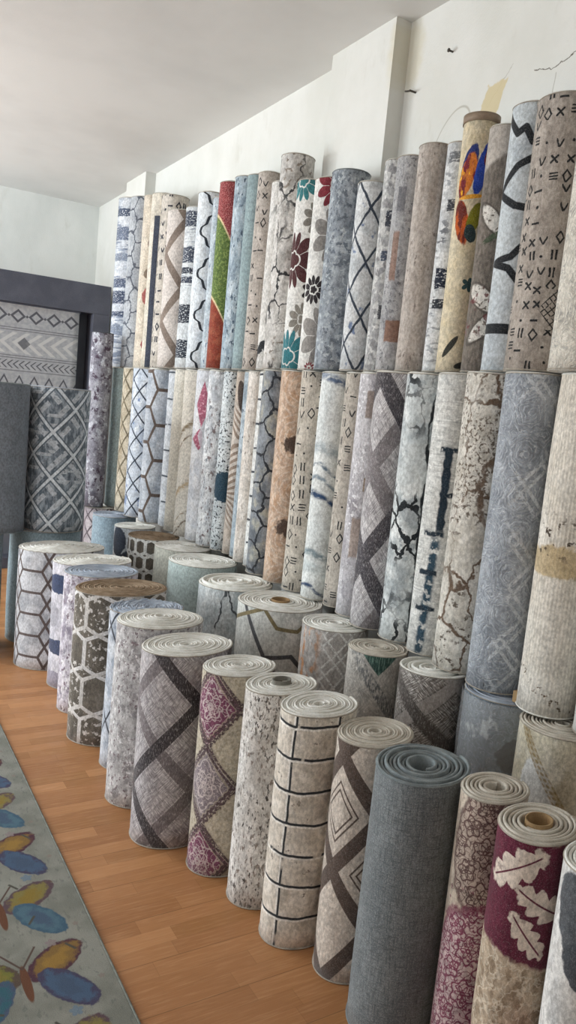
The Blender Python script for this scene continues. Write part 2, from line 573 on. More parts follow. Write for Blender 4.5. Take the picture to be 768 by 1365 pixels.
def D_medallion(ground, zones, p, seed=1., k=170.):
    """outlined blossoms in zones up the roll: (from, to, ink, fill)"""
    def f(u, v, r, L):
        c = mottle(u, v, ground, 22., .6, seed)
        for i, (a, b, cu, ink, fill) in enumerate(zones):
            cy = (a + b) / 2 * L; h = (b - a) / 2 * L; wd = h * .62
            e = ell(u, v, cu, cy, wd, h) + (noise(u, v, 34., 34., seed + i, 2.) - .5) * .16 + sin(mth('ARCTAN2', v - cy, u - cu) * 12.) * .03
            ph = 1.25
            x = (fr((u - cu) * (1. / p) + .5) - .5) * p; y = (fr((v - cy) * (1. / (p * ph)) + .5) - .5) * (p * ph)
            x2 = (fr((u - cu) * (1. / p)) - .5) * p; y2 = (fr((v - cy) * (1. / (p * ph))) - .5) * (p * ph)
            d = mn(rosette(x, y, p * .46, 6), rosette(x2, y2, p * .34, 5))
            ln = mx(below(d, .0026, .002), contour(u, v, 58., .05, seed + 9 + i) * .9)
            inside = below(e, 1., .05)
            c = mix(c, mix(fill, ink, ln), inside)
            c = mix(c, ink, below(ab(e - 1.), .05, .03) * .7)
            c = mix(c, ink, ss(noise(u, v, 50., 50., seed + 14, 3.), .58, .66) * below(ab(e - 1.15), .12, .05) * .7)
        return c
    return f

def D_leaf(ground, ground2, red, leaf, seed=1., zones=((.0, .3), (.62, 1.))):
    def f(u, v, r, L):
        c = mix(ground, ground2, ss(noise(u, v, 26., 22., seed, 4., .6), .46, .6)); c = mix(c, '#d3c8b6', contour(u, v, 30., .04, seed + 1, 2.) * .7)
        t = v * (1. / L) + (noise(u, v, 16., 16., seed + 2, 3.) - .5) * .12 + u * .25
        z = None
        for a, b in zones:
            m = ss(t, a - .01, a + .01) * ss(t, b + .01, b - .01); z = m if z is None else mx(z, m)
        c = mix(c, red, z)
        # sprays of lobed leaves on the red
        for (cx, cy, rot, s) in ((-.3 * r, .90 * L, .55, .1), (.45 * r, .80 * L, -.5, .085), (.2 * r, .70 * L, 2.3, .075), (-.45 * r, .18 * L, .5, .1), (.3 * r, .25 * L, 2.4, .08), (.5 * r, .06 * L, .4, .09)):
            co, si = math.cos(rot), math.sin(rot)
            x = (u - cx) * co + (v - cy) * si; y = (v - cy) * co - (u - cx) * si
            wd = .26 + .22 * ab(cos((x + ab(y) * .5) * (PI * 2.1 / s)))
            lf = hyp(x * (1. / s), y / (s * wd))
            lf = lf + (noise(u, v, 60., 60., seed + 7, 2.) - .5) * .35
            c = mix(c, leaf, below(lf, .92, .05) * z)
            c = mix(c, red, below(ab(y), .0022, .001) * below(lf, .8, .05) * z)
        return mix(c, '#4a2430', ss(noise(u, v, 30., 30., seed + 5), .58, .7) * z * .5)
    return f

def D_plume(base, plumes, seed=1.):
    """fanned feather shapes with pale outlines: (u, v, size, colour)"""
    def f(u, v, r, L):
        c = mix(base, '#d8d6d2', ss(noise(u, v, 20., 20., seed, 2.), .4, .7) * .4)
        for (cx, cy, s, q, tilt) in plumes:
            x = u - cx * r; y = v - cy * L
            a = mth('ARCTAN2', y * tilt, x); rad = hyp(x, y)
            edge = s * (.62 + .38 * ab(cos(a * 5.5)))
            m = below(rad - edge, 0., .003)
            rib = below(ab(cos(a * 5.5)) * rad, .0045, .002) * ss(rad, s * .34, s * .4)
            c = mix(c, q, m); c = mix(c, base, mx(rib, below(ab(rad - s * (.26 + .08 * ab(cos(a * 2.5)))), .004, .002)) * m)
        return c
    return f

def D_quatre(base, ink, P, A, w, u0=0., v0=0., base2='#cfd5da', steps=.3, mirror=None):
    """a stepped black contour zigzagging up the roll"""
    def f(u, v, r, L):
        c = mottle(u, v, [base, base2], 14., .6, 3.)
        t = (v - v0) * (1. / P)
        st = tri(t) * 4.; q = fl(st) + ss(fr(st), .5 - steps, .5 + steps)
        g = (q - 1.) * A * .8 + (tri(t) - .25) * A * 2.6
        x = u - u0
        if mirror: x = (tri((u - u0) * (1. / mirror) + .25) - .25) * mirror
        return mix(c, ink, below(ab(x - g), w, .002))
    return f

def D_ogee(base, base2, ink, p, q, u0, v0, w=.26, seed=2.):
    def f(u, v, r, L):
        c = mottle(u, v, [base, base2], 16., .7, seed)
        a = cos((u - u0) * (2 * PI / p)); b = cos((v - v0) * (2 * PI / q))
        g = a + b + .33 * cos((u - u0) * (4 * PI / p)) * cos((v - v0) * (4 * PI / q))
        return mix(c, ink, below(ab(g), w, .03))
    return f

def D_grid(cols, ink, hv, w, uv_, seed=1., pale=None, jit=.012):
    """level lines hv apart and a few upright ones"""
    def f(u, v, r, L):
        c = mottle(u, v, cols, 16., .8, seed)
        c = flecks(u, v, c, '#8f867b', 40., .62, seed + 3, 8., .5)
        wv = v + (noise(u, v, 8., 3., seed + 6) - .5) * jit * 2.
        k = wv * (1. / hv)
        d = tri(k) * hv
        br = ss(noise(u, v, 16., 5., seed + 8, 2.), .36, .42)
        for x in uv_:
            xx = u - x + (noise(u * 0., v, 1., 6., seed + x * 40) - .5) * .02
            if pale: c = mix(c, pale, below(ab(xx + w * 1.8), w * .9))
            c = mix(c, ink, below(ab(xx), w) * ss(noise(u * 0. + x * 30, v, 1., 7., seed + 2, 1.), .38, .42))
        if pale: c = mix(c, pale, below(ab(tri(k + .07) * hv), w * .9))
        return mix(c, ink, below(d, w) * br)
    return f

def D_marble(cols, swirl, seed=1., f1=7., amt=.55, th=(.45, .52), tilt=.6):
    """soft brushed veins running askew"""
    def f(u, v, r, L):
        c = mottle(u, v, cols, 6., .6, seed, .2)
        t = v + u * tilt + (noise(u, v, 5., 3., seed + 2, 2.) - .5) * .22
        n = noise(t * 0. + 1., t, 1., f1, seed + 4, 3., .6)
        for i, q in enumerate(swirl):
            c = mix(c, q, ss(ab(n - .42 - .09 * i), .035, .0) * amt)
        n2 = noise(t * 0. + 3., t, 1., f1 * 3., seed + 8, 2.)
        return mix(c, swirl[0], ss(ab(n2 - .5), .03, .0) * amt * .7 * ss(noise(u, v, 4., 4., seed + 9), .45, .55))
    return f

def D_patch(cols, seed=1., p=.12, q=.3, blk=(), fleck=None, u0=0.):
    """slanting worn patches with flat rectangles on them"""
    def f(u, v, r, L):
        c = mottle(u, v, cols, 14., .6, seed)
        s1 = fl((u - u0) * (1. / p) + v * (1. / q)); s2 = fl((u - u0) * (1. / p) - v * (1. / q))
        k = white(s1, s2, seed)
        c = mix(c, cols[-1], ss(k, .55, .6) * ss(noise(u, v, 160., 60., seed + 3, 2.), .35, .6) * .8)
        c = mix(c, cols[0], ss(k, .3, .26) * ss(noise(u, v, 60., 160., seed + 4, 2.), .4, .6) * .8)
        if fleck: c = flecks(u, v, c, fleck, 50., .55, seed + 5, 8., .48)
        for (cx, cy, a, b, qn) in blk:
            m = below(mx(ab(u - cx * r) * (1. / a), ab(v - cy * L) * (1. / b)) + (noise(u, v, 60., 60., seed + 6) - .5) * .25, 1., .08)
            c = mix(c, qn, m * .85)
        return c
    return f

def D_emboss(cols, line, sc=10., seed=1., dia=None, amp=1.6, lace=True):
    """tone on tone relief of curling lines"""
    def f(u, v, r, L):
        c = mottle(u, v, cols, 7., .6, seed, .2)
        x = tri(u * sc) / sc; y = tri(v * sc * .8) / (sc * .8)
        g = sin(hyp(x, y) * 210. + noise(u, v, 18., 18., seed, 3.) * 15.)
        h = ss(ab(g), .1, .6) if lace else ss(noise(u, v, 30., 18., seed, 3.) , .4, .6)
        c = mix(c, line, ss(ab(g), .34, .1) * .8 * ss(noise(u, v, 40., 40., seed + 4, 2.), .35, .55)) if lace else c
        c = mix(c, '#6d737b', ss(ab(g), .8, 1.) * .55 * ss(noise(u, v, 14., 14., seed + 6, 2.), .4, .6))
        if dia:
            p, q, w = dia
            s1 = u * (1. / p) + v * (1. / q); s2 = u * (1. / p) - v * (1. / q)
            d = mn(ab(tri(s1) - .12), ab(tri(s2) - .12))
            m = below(d, w, .01) * ss(noise(u, v, 90., 90., seed + 3, 2.), .34, .46) * ss(noise(u, v, 7., 5., seed + 8, 1.), .44, .5) * ss(u, -.5 * r, -.1 * r)
            c = mix(c, line, m * .9)
        return c, h * amp
    return f

def D_parquet(base, dark, line, p, q, u0=0., v0=0., seed=1.):
    """diamonds filled with short dark and pale bars, edged with a pale zigzag"""
    def f(u, v, r, L):
        s1 = (u - u0) * (1. / p) + (v - v0) * (1. / q); s2 = (u - u0) * (1. / p) - (v - v0) * (1. / q)
        c = mix(base, dark, ss(noise(u, v, 40., 14., seed, 4.), .4, .6))
        i, j = fl(s1 * 2.), fl(s2 * 2.)
        k = white(i, j, seed)
        a = fr(s1 * 2. * 1.) ; b = fr(s2 * 2.)
        sw = lt(k, .5)
        t = a * sw + b * inv(sw)
        lvl = fr(v * (1. / (q * .21)) + k * 3.)
        bar = mx(below(ab(t - .5), .16, .02) * lt(.3, k), below(ab(lvl - .5), .17, .03) * lt(k, .42))
        c = mix(c, '#c3c9d0', bar * ss(noise(u, v, 50., 50., seed + 4, 3.), .3, .5) * .9)
        d = mn(tri(s1), tri(s2))
        c = mix(c, dark, below(d, .09, .01)); c = mix(c, line, below(d, .045, .01))
        return c
    return f

def D_pink(base, base2, pink, seed=1.):
    """white ground with one tall pink lozenge above a pink triangle"""
    def f(u, v, r, L):
        c = mottle(u, v, [base, base2, '#c9ccd3'], 9., .6, seed)
        x = u + .35 * r; y = v - .80 * L
        m = below(ab(x) * (1. / .05) + ab(y) * (1. / .15), 1., .03)
        y2 = v - .60 * L
        m = mx(m, below(ab(u + .45 * r) * (1. / .06) + ab(y2) * (1. / .07), 1., .03) * lt(u, -.2 * r))
        c = mix(c, mix(pink, '#e2b9c4', ss(noise(u, v, 60., 60., seed + 3), .5, .7)), m)
        g = below(ab(u - .1 * r) * (1. / .06) + ab(v - .62 * L) * (1. / .16), 1., .03)
        return mix(c, '#c4c8ce', g * .7)
    return f

def D_zone(zones, seed=1., warp=.05, slant=.0, trim=None):
    """broad colour fields stacked up the roll: (top, colour, second colour)"""
    def f(u, v, r, L):
        t = v * (1. / L) + u * slant + sin(u * 22.) * warp
        c = None
        lo = -1.
        for top, a, b, sc in zones:
            q = mix(a, b, ss(noise(u, v, sc, sc, seed, 3.), .5, .56))
            c = q if c is None else mix(c, q, ss(t, lo - .003, lo + .003))
            if trim and lo > 0: c = mix(c, trim, below(ab(t - lo), .008, .003))
            lo = top
        return c
    return f

def D_stripes(base, ink, n=34., seed=1., lo=.1, hi=.8):
    """a long feathered leaf of fine slanting lines"""
    def f(u, v, r, L):
        c = mottle(u, v, [base, '#cbbfb4'], 14., .6, seed)
        t = v * (1. / L)
        bend = v + u * 1.6 * ss(sin(v * 9.), -.6, .6) + ab(u) * .5
        s = ss(ab(fr(bend * n) - .5), .30, .22)
        m = ss(t, lo, lo + .1) * ss(t, hi + .06, hi - .02)
        c = mix(c, '#7d6a5c', m * .75)
        c = mix(c, '#d8cfc6', s * m * .75)
        return mix(c, ink, below(ell(u, v, -.1 * r, .86 * L, .03, .10, .2), 1., .05))
    return f

def D_cross(cols, ink, seed=1.):
    """pale streaked panels parted by dark cross bars and a dark upright"""
    def f(u, v, r, L):
        c = mottle(u, v, cols, 12., 2.2, seed)
        st = noise(u, v, 12., 150., seed + 2, 2.)
        c = mix(c, '#f2f2ee', ss(st, .54, .64) * .6 * ss(noise(u, v, 3., 5., seed + 7, 1.), .45, .52)); c = mix(c, '#9a9c9d', ss(st, .42, .34) * .4)
        x = u + .1 * r + (noise(u, v, 26., 26., seed + 1, 3.) - .5) * .022
        up = below(ab(x), .016, .004) * ss(v, .42 * L, .46 * L) * ss(v, .76 * L, .73 * L)
        low = below(ab(x + .03 - v * .04), .018, .008) * ss(v, .46 * L, .4 * L) * ss(noise(u, v, 30., 30., seed + 5, 3.), .40, .5)
        bars_ = None
        for h, a, b in ((.735, -.5, .9), (.58, -.1, .8), (.44, -.9, .1), (.30, -.9, .0), (.17, -.9, .1)):
            d = mx(ab(v - h * L + (noise(u, v, 30., 30., seed + 3, 2.) - .5) * .02) - .009, ab(u - (a + b) / 2 * r) - (b - a) / 2 * r)
            m = below(d, 0., .004) * ss(noise(u, v, 50., 50., seed + 9, 2.), .32, .44)
            bars_ = m if bars_ is None else mx(bars_, m)
        c = mix(c, '#2f4858', low)
        return mix(c, ink, mx(up, bars_))
    return f

def D_butterfly(base, seed=1.):
    """cream ground with a big orange and blue winged butterfly at the head"""
    def f(u, v, r, L):
        c = mix(base, '#cfc0a0', ss(noise(u, v, 12., 12., seed, 3.), .4, .7))
        nz = (noise(u, v, 40., 40., seed + 1, 3.) - .5) * .3
        flame = mix('#c4702c', '#74262f', ss(noise(u, v, 30., 16., seed + 4, 3.), .46, .56)); flame = mix(flame, '#f0b429', ss(noise(u, v, 44., 20., seed + 6, 2.), .6, .66))
        c = mix(c, '#26346e', below(ell(u, v, -.45 * r, .80 * L, .030, .075, -.25) + nz, 1., .06))
        c = mix(c, flame, below(ell(u, v, -.5 * r, .76 * L, .032, .085, -.2) + nz, 1., .06))
        c = mix(c, '#2a49a8', below(ell(u, v, .42 * r, .79 * L, .027, .10, -.2) + nz, 1., .06))
        c = mix(c, '#7a3030', below(ell(u, v, .62 * r, .84 * L, .012, .04, -.2) + nz, 1., .06))
        c = mix(c, mix('#b2521f', '#6b2b22', ss(noise(u, v, 40., 14., seed + 8, 2.), .46, .56)), below(ell(u, v, -.5 * r, .585 * L, .030, .085, .25) + nz, 1., .06))
        c = mix(c, '#7b7a22', below(ell(u, v, .25 * r, .60 * L, .026, .06, -.3) + nz, 1., .06))
        c = mix(c, '#2c3d3f', below(ell(u, v, .1 * r, .54 * L, .022, .035, .3) + nz, 1., .06))
        c = mix(c, '#e8a63a', below(ell(u, v, -.1 * r, .68 * L, .05, .008, .12), 1., .1))
        a = mth('ARCTAN2', v - .345 * L, u - .35 * r); rad = hyp(u - .35 * r, v - .345 * L)
        c = mix(c, '#2f4a4c', below(rad - .012 - .016 * ab(cos(a * 2.5)), 0., .002))
        c = mix(c, '#3a3a34', below(ell(u, v, -.3 * r, .10 * L, .012, .05, -.6), 1., .08)); c = mix(c, '#3a3a34', below(ell(u, v, .5 * r, .03 * L, .03, .012, .3), 1., .08))
        return c
    return f

def D_curves(base, base2, white_, spots, p, seed=1.):
    """brown heather ground with pale speckled wedges and a thin green arc"""
    def f(u, v, r, L):
        c = mix(base, base2, ss(noise(u, v, 90., 30., seed, 4.), .4, .62))
        sp = ss(noise(u, v, 70., 70., seed + 2, 3.), .40, .46)
        for x1, y1, x2, y2, wd, q in ((-.75, .665, .35, .575, .020, None), (.8, .585, -.5, .53, .009, spots[0]), (-.9, .345, .45, .265, .024, None), (.8, .245, -.6, .14, .020, None)):
            an = math.atan2((y2 - y1) * L, (x2 - x1) * r); ln = math.hypot((y2 - y1) * L, (x2 - x1) * r) / 2
            d = ell(u, v, (x1 + x2) / 2 * r, (y1 + y2) / 2 * L, ln * 1.25, wd * 1.3, an) + (noise(u, v, 30., 30., seed + 5) - .5) * .25
            c = mix(c, q or white_, below(d, 1., .1) * sp)
            if q is None: c = mix(c, '#4f4b45', below(ab(d - 1.15), .09, .05) * .7)
        c = mix(c, spots[1], ss(noise(u, v, 34., 26., seed + 9, 2.), .55, .6) * .85 * ss(ab(v - .25 * L), .10, .06))
        arc = ell(u, v, .2 * r, .70 * L, r * 1.5, .165 * L)
        return mix(c, '#bdb6ae', ss(v - (.87 * L + u * .6), -.01, .01) * .8)
    return f

def D_swirl(cols, bands, seed=1., tilt=-.5):
    """white marble with a few soft slanting strokes: (height, half width, colour, strength)"""
    def f(u, v, r, L):
        c = mottle(u, v, cols, 5., .5, seed, .2)
        t = v - u * tilt + u * u * 3. + (noise(u, v, 7., 5., seed + 2, 3.) - .5) * .09
        for h, w, q, k in bands:
            d = ab(t - h * L)
            c = mix(c, q, ss(d, w, w * .15) * k * ss(noise(u, v, 26., 60., seed + h * 30, 3.), .25, .55))
        return c
    return f

def D_suzani(base, ring, dark, seed=1.):
    """warm ground with pale whorls and dark smoky patches"""
    def f(u, v, r, L):
        c = mottle(u, v, [base, '#b8967a', '#d3bba6'], 18., .7, seed)
        x = u - .2 * r; y = tri(v * (1. / .26) + .1) * .26
        g = sin(hyp(x, y) * 190. + noise(u, v, 30., 30., seed, 2.) * 4.)
        c = mix(c, ring, ss(g, .45, .85) * .6 * ss(noise(u, v, 60., 60., seed + 2, 2.), .35, .5))
        for cy in (.66, .27):
            e = ell(u, v, .35 * r, cy * L, .1, .055) + (noise(u, v, 50., 50., seed + 4, 4.) - .5) * 1.1
            c = mix(c, dark, ss(e, 1.0, .7) * .92)
        return c
    return f

def D_abstract(base, shapes, seed=1.):
    """loose painted shapes: (u, v, a, b, rot, colour) in roll widths and heights"""
    def f(u, v, r, L):
        c = mottle(u, v, base, 12., .6, seed)
        nz = (noise(u, v, 26., 26., seed + 1, 3.) - .5) * .5
        for (cu, cv, a, b, rot, q) in shapes:
            c = mix(c, q, below(ell(u, v, cu * r, cv * L, a * r, b * L, rot) + nz, 1., .05))
        return c
    return f

def D_branch(cols, ink, seed=1.):
    def f(u, v, r, L):
        c = mottle(u, v, cols, 10., .6, seed)
        m = None
        for x0, sl in ((-.4 * r, .25), (.1 * r, -.3), (.55 * r, .2)):
            x = u - x0 - (v - .6) * sl + (noise(u, v, 7., 7., seed + x0 * 9, 3.) - .5) * .11
            q = below(ab(x), .0045, .002) * ss(noise(u, v, 8., 8., seed + x0 * 5, 1.), .36, .44)
            m = q if m is None else mx(m, q)
        return mix(c, ink, m)
    return f

def D_strokes(cols, lines, seed=1.):
    """straight bent bands: (width, colour, [(u over r, v over L) ...])"""
    def f(u, v, r, L):
        c = mottle(u, v, cols, 10., .7, seed)
        for w, q, pts in lines:
            d = None
            for (a, b), (a2, b2) in zip(pts, pts[1:]):
                e = seg(u, v, a * r, b * L, a2 * r, b2 * L); d = e if d is None else mn(d, e)
            c = mix(c, q, below(d, w, .002))
        return c
    return f

# ------------------------------------------------------------------ the rolls
card = plain_mat('cardboard', '#a58a66', '#93795a', 12., .9, .1)
metal_card = plain_mat('grey_core', '#8d8a80', '#6f6c63', 20., .6, .3)

GF = 'rolled rugs standing in the front row on the floor'
GS = 'short rolled rugs standing on the floor along the wall'
GM = 'rolled rugs standing in the middle tier'
GT = 'rolled rugs standing in the top tier'
GB = 'rolled rugs standing near the far wall'

def rowang(x):
    return math.radians(2 if x > 2.8 else 12)

def front(x, y, r, L, pat, label, **k):
    sq = k.pop('sq', (.83, 1.07)); k.setdefault('ang', rowang(x))
    return roll(x, y, r, 0, L, pat, label, GF, sq=sq, **k)

front(4.684, -1.231, 0.24, .722, D_hex(['#c9cbd0', '#a3a6ad'], '#5d5250', .26, .26, .0075, swap=True, u0=.06, v0=.08, two='#5f5553'),
      'pale grey front row roll with brown honeycomb lines, farthest along the floor', cone=.02, rough_top=.002)
front(4.29, -1.304, 0.208, .725, D_abstract(['#cfced6', '#b5b4be', '#dcdbe2'], [(-.8, .83, .9, .075, .0, '#3a4664'), (-.6, .33, 1.1, .06, .0, '#434c66'), (-.9, .06, .5, .08, 0., '#9b97a5'), (-1.1, .58, .3, .1, 0., '#aeadb6')], 4.),
      'white lilac front row roll with two dark navy patches', cone=.012, rough_top=.002)
front(3.934, -1.248, 0.184, .744, D_mottle(['#c9c4cf', '#8e8796', '#e2dfe6'], 13., .8, 5., .1, ['#7a6a76', '#efeef2'], .56, 40., .7),
      'lilac worn-look roll just behind the brown roll with white chain lines', back='blue')
front(3.572, -1.239, 0.212, .747, D_hex(['#6a645b', '#57524a', '#7b746b'], '#d9d7d6', .30, .225, .0085, swap=False, u0=.0, v0=.06, two='#cfccc9', fleck='#d3cfcb', seed=6.),
      'dark brown front row roll with white interlaced chain lines', back='tan', pitch=.009)
front(3.245, -1.25, 0.16, .735, D_lattice(['#b7bec9', '#d3d8df', '#9aa3b1'], '#3a3d46', .34, .44, .0055, 7.),
      'narrow bluish grey roll with thin dark crossing lines, squeezed behind a lilac grey roll', back='blue', rough_top=.005)
front(2.938, -1.196, 0.173, .774, D_mottle(['#bdbcbd', '#9b989a', '#d3d2d3'], 20., .9, 8., .1, ['#7d6e74', '#ecebed'], .57, 60., .8),
      'lilac grey mottled roll with faint plum stains, left of the roll with big dark diamonds', cone=.012)
front(2.638, -1.193, 0.172, .758, D_diamond('#c4c0c4', '#a39ea2', '#443f43', '#7b7477', .31, .34, -.067, .735, .105, 9.),
      'front row roll with large diamonds edged in wide charcoal bands', end=2.0, fuzz=.22)
front(2.376, -1.285, 0.136, .756, D_damask('#c9c1b0', '#b3a995', '#5c4c4e', '#7d4a63', '#8a8086', .25, .29, -.085, .485, 10., 210.),
      'front row roll with plum flowered diamonds and cream lozenges', end=2.1)
front(2.155, -1.332, 0.127, .762, D_mottle(['#d9d6d2', '#c2beb9', '#e6e4e1'], 10., .6, 11., .12, ['#4a4643', '#7b7670', '#8b8078'], .57, 90., .4, .46),
      'cream front row roll peppered with black weathered flecks, grey core in its top', core=(.034, .012, metal_card), hole=.036)
front(1.939, -1.348, 0.129, .772, D_grid(['#d8d0c4', '#c6bdb0', '#e0d9cf'], '#2e3135', .105, .0042, (-.055, .095), 12., '#ece8e1'),
      'cream front row roll ruled with thin black check lines')
front(1.739, -1.423, 0.123, .753, D_bands('#d3c9be', '#5b4e47', .30, .36, -.085, .71, .10, 13.),
      'beige front row roll with brown zigzag bands beside the plain grey roll', back='ecru', fuzz=.2)
front(1.507, -1.410, 0.139, .760, D_plain('#868d90', '#5f666a', 260., 220., .85, 14.),
      'plain dark grey heathered roll in the front row with a grey coiled top', back='grey', pitch=.0125, tight=.74, hole=.04, sq=(.88, 1.04), wob=.004, fuzz=.25, tex=.08)
front(1.315, -1.488, 0.096, .775, D_medallion(['#c9bdae', '#b5a797'], [(.60, 1.04, .01, '#5d4543', '#b7a89c'), (.02, .62, .0, '#7a3350', '#c7b3b3')], .095, 15., 200.),
      'beige roll with outlined brown and burgundy blossoms, right of the plain grey roll', back='ecru', pitch=.012, tight=.72, hole=.03)
front(1.139, -1.454, 0.106, .778, D_leaf('#b9a893', '#94826d', '#602438', '#d3c6ba', 16.),
      'burgundy and tan roll with pale leaf sprays in the near right corner', back='ecru', pitch=.012, tight=.74, hole=.045, core=(.036, .004, card))
front(0.971, -1.467, 0.093, .778, D_abstract(['#d8d8d6', '#c4c5c5', '#e3e3e1'], [(-.4, .86, .55, .13, .3, '#575b60'), (.3, .72, .9, .07, -.4, '#4b4f55'), (-.2, .34, 1.6, .16, .5, '#c58e98'), (.2, .15, 1.3, .12, -.3, '#b97683')], 17.),
      'white roll with charcoal patches and a pink foot, cut by the right picture edge', back='white', pitch=.011, tight=.75)

def second(x, y, r, pat, label, **k):
    z = k.pop('L', .766)
    return roll(x, y, r, 0, z, pat, label, GS, **k)

second(6.09, -1.90, .14, D_lattice(['#b9b2b6', '#9b9399'], '#5a5257', .12, .14, .006, 20.), 'mauve roll with a dark lattice under the marbled purple roll', coil=True)
second(5.697, -1.878, .164, D_plain('#9eb1bd', '#8299a8', 260., 260., .4, 21.), 'short plain grey-blue roll below the roll with brown honeycomb lines', back='blue')
second(5.204, -1.87, .145, D_abstract(['#cfd5da', '#b5bcc3'], [(-.9, .86, .5, .14, 0., '#3c4350'), (-.2, .66, .6, .12, .3, '#4a505b')], 22.), 'small white roll with black blotches between the grey-blue and brown rolls', back='white')
second(4.812, -1.865, .170, D_hex(['#6a635a', '#544f47'], '#e4e4e1', .15, .12, .009, u0=-.05, v0=.5, two='#dcdcd9', seed=23.), 'short brown roll with white chain lines standing in the rear row', back='tan')
second(4.463, -1.932, .180, D_plain('#cdcdc2', '#b9b9ae', 260., 260., .35, 24.), 'short plain beige roll next to a pale green one', back='cream', cone=.01)
second(4.05, -1.883, .202, D_plain('#bac7c4', '#a5b4b2', 260., 260., .35, 25.), 'short wide plain pale green roll with a white coiled top', back='white', tight=.78, pitch=.013)
second(3.535, -1.843, .197, D_branch(['#c3c9cb', '#dcdfdf', '#aab2b5'], '#4b4f53', 26.), 'short wide pale grey roll with thin dark twigs', back='white', pitch=.016, tight=.72, wob=.007, rough_top=.001)
second(3.129, -1.885, .207, D_strokes(['#d3d4cf', '#c6c8c3', '#dcdcd8'], [(.010, '#5a5a5d', [(-1.0, 1.03), (-.27, .70), (.35, .72), (.7, .62)]), (.009, '#85795a', [(-1.6, .86), (-.36, 1.0), (-.03, .89), (.45, .875), (.8, .96)])], 27.), 'short wide white roll crossed by bent gold and grey bands', back='cream', pitch=.013, tight=.78, core=(.045, .006, card), hole=.05)
def orange(u, v, r, L):
    c = mottle(u, v, ['#b9b4b0', '#a29d99', '#cdc9c5'], 18., .7, 28.)
    c = mix(c, '#c58e62', ss(noise(u, v, 24., 9., 28., 4.), .5, .6) * ss(u, -.25 * r, -.7 * r))
    s1 = (u - .02) * (1. / .13) + (v - .64) * (1. / .15); s2 = (u - .02) * (1. / .13) - (v - .64) * (1. / .15)
    d = mn(ab(tri(s1) - .17), ab(tri(s2) - .17))
    return mix(c, '#e6e6e3', below(d, .045, .02) * ss(noise(u, v, 120., 120., 29., 2.), .34, .5) * ss(u, -.5 * r, -.2 * r))
second(2.743, -1.945, .150, orange, 'short grey roll with white diamonds and an orange stained side', back='white', pitch=.013, tight=.75, hole=.03)
def greend(u, v, r, L):
    c = mottle(u, v, ['#c4c0b9', '#aba7a1'], 16., .7, 30.)
    g = flower(tri(u * 9.) * .11, tri(v * 9.) * .11, 4, 160., .5)
    c = mix(c, '#e2dfd9', ss(ab(g), .35, .12) * .7)
    c = mix(c, '#77797a', below(ab(u - .2 * r + (v - .6) * .8), .03, .004) * ss(noise(u, v, 160., 40., 31., 2.), .4, .6))
    t = below(ab(u - .1 * r) * (1. / .10) - (v - .68) * (1. / .11), .0, .03)
    return mix(c, mix('#37504a', '#6d8a7f', ss(noise(u, v, 200., 20., 32., 1.), .5, .6)), t * ss(v, .66, .69))
second(2.40, -1.928, .123, greend, 'short grey roll with a dark green triangle at its head', back='ecru')
second(2.127, -1.987, .134, D_diamond('#8f8883', '#79726d', '#5b5551', '#a39c97', .30, .26, -.05, .62, .13, 33., '#d9d5d0', '#5a5450'), 'short dark brown-grey roll with worn diagonal bands under the brown speckled cream roll', back='white', pitch=.015, tight=.7, wob=.006)
wrap33 = D_emboss(['#7e8891', '#626c76'], '#a9b2ba', 12., 34.)
def wrapped(u, v, r, L):
    c, h = wrap33(u, v, r, L)
    c = mix(c, '#d5dadd', ss(noise(u, v, 16., 10., 39., 4.), .56, .66) * .8); c = mix(c, '#4a4c52', below(ell(u, v, .5 * r, .58, .07, .06, .3) + (noise(u, v, 30., 30., 35.) - .5) * .6, 1., .06))
    c = mix(c, '#cfd3d6', below(ell(u, v, .9 * r, .64, .06, .14, .1) + (noise(u, v, 24., 24., 36.) - .5) * .5, 1., .06) * .8)
    return c, h
rw = second(1.858, -2.083, .140, wrapped, 'short slate roll in clear plastic wrap under the tall embossed blue-grey roll', back='blue', tight=.7)
def creamdots(u, v, r, L):
    c = mottle(u, v, ['#c9c2ae', '#b5ac96', '#d6d0c0'], 9., .7, 37.)
    c = mix(c, '#dfe0de', below(ell(u, v, -.35 * r, .55, .06, .12, .3) + (noise(u, v, 30., 30., 38.) - .5) * .6, 1., .06))
    x = u + .1 * r + (v - .6) * .7
    d = below(ab(x), .018, .004) * ss(v, .42, .46)
    dots = below(hyp(tri(v * 60.) / 60., tri(x * 60.) / 60.), .0055, .002)
    return mix(c, '#8d7648', d * (dots * .5 + .5) * .85)
second(1.57, -2.045, .134, creamdots, 'short cream roll with a dotted gold stripe beside the right picture edge', back='ecru', pitch=.012, tight=.72)

# --- middle tier
ZM, ZT = .774, 1.882
def mid(x, y, r, pat, label, **k):
    return roll(x, y, r, ZM, k.pop('z1', 1.878), pat, label, GM, **k)

mid(6.078, -2.042, .126, D_plain('#c0d2d3', '#aabfc1', 200., 260., .35, 40.), 'plain mint roll right of the marbled purple roll')
mid(5.824, -2.043, .124, D_lattice(['#c3b9a6', '#a89c86'], '#6b6250', .12, .17, .007, 41.), 'ochre beige roll with a faint lattice in the far middle tier')
mid(5.568, -2.038, .128, D_lattice(['#c9d0da', '#b2bccb', '#dde2e8'], '#3a404d', .15, .17, .0055, 42., blot='#5a74a5'), 'white roll with black lattice and blue smudges, far end of the middle tier')
mid(5.322, -2.050, .115, D_hex(['#b9bfc8', '#9da5b0', '#c9ced5'], '#62554e', .25, .19, .009, swap=True, u0=.02, v0=.08, two=None), 'blue-grey roll with thick brown honeycomb lines in the middle tier')
mid(5.129, -2.094, .079, D_grid(['#cdd1d6', '#b8bdc4'], '#4c525c', .18, .006, (), 44.), 'narrow pale grey roll with short dark rungs left of the plain cream roll')
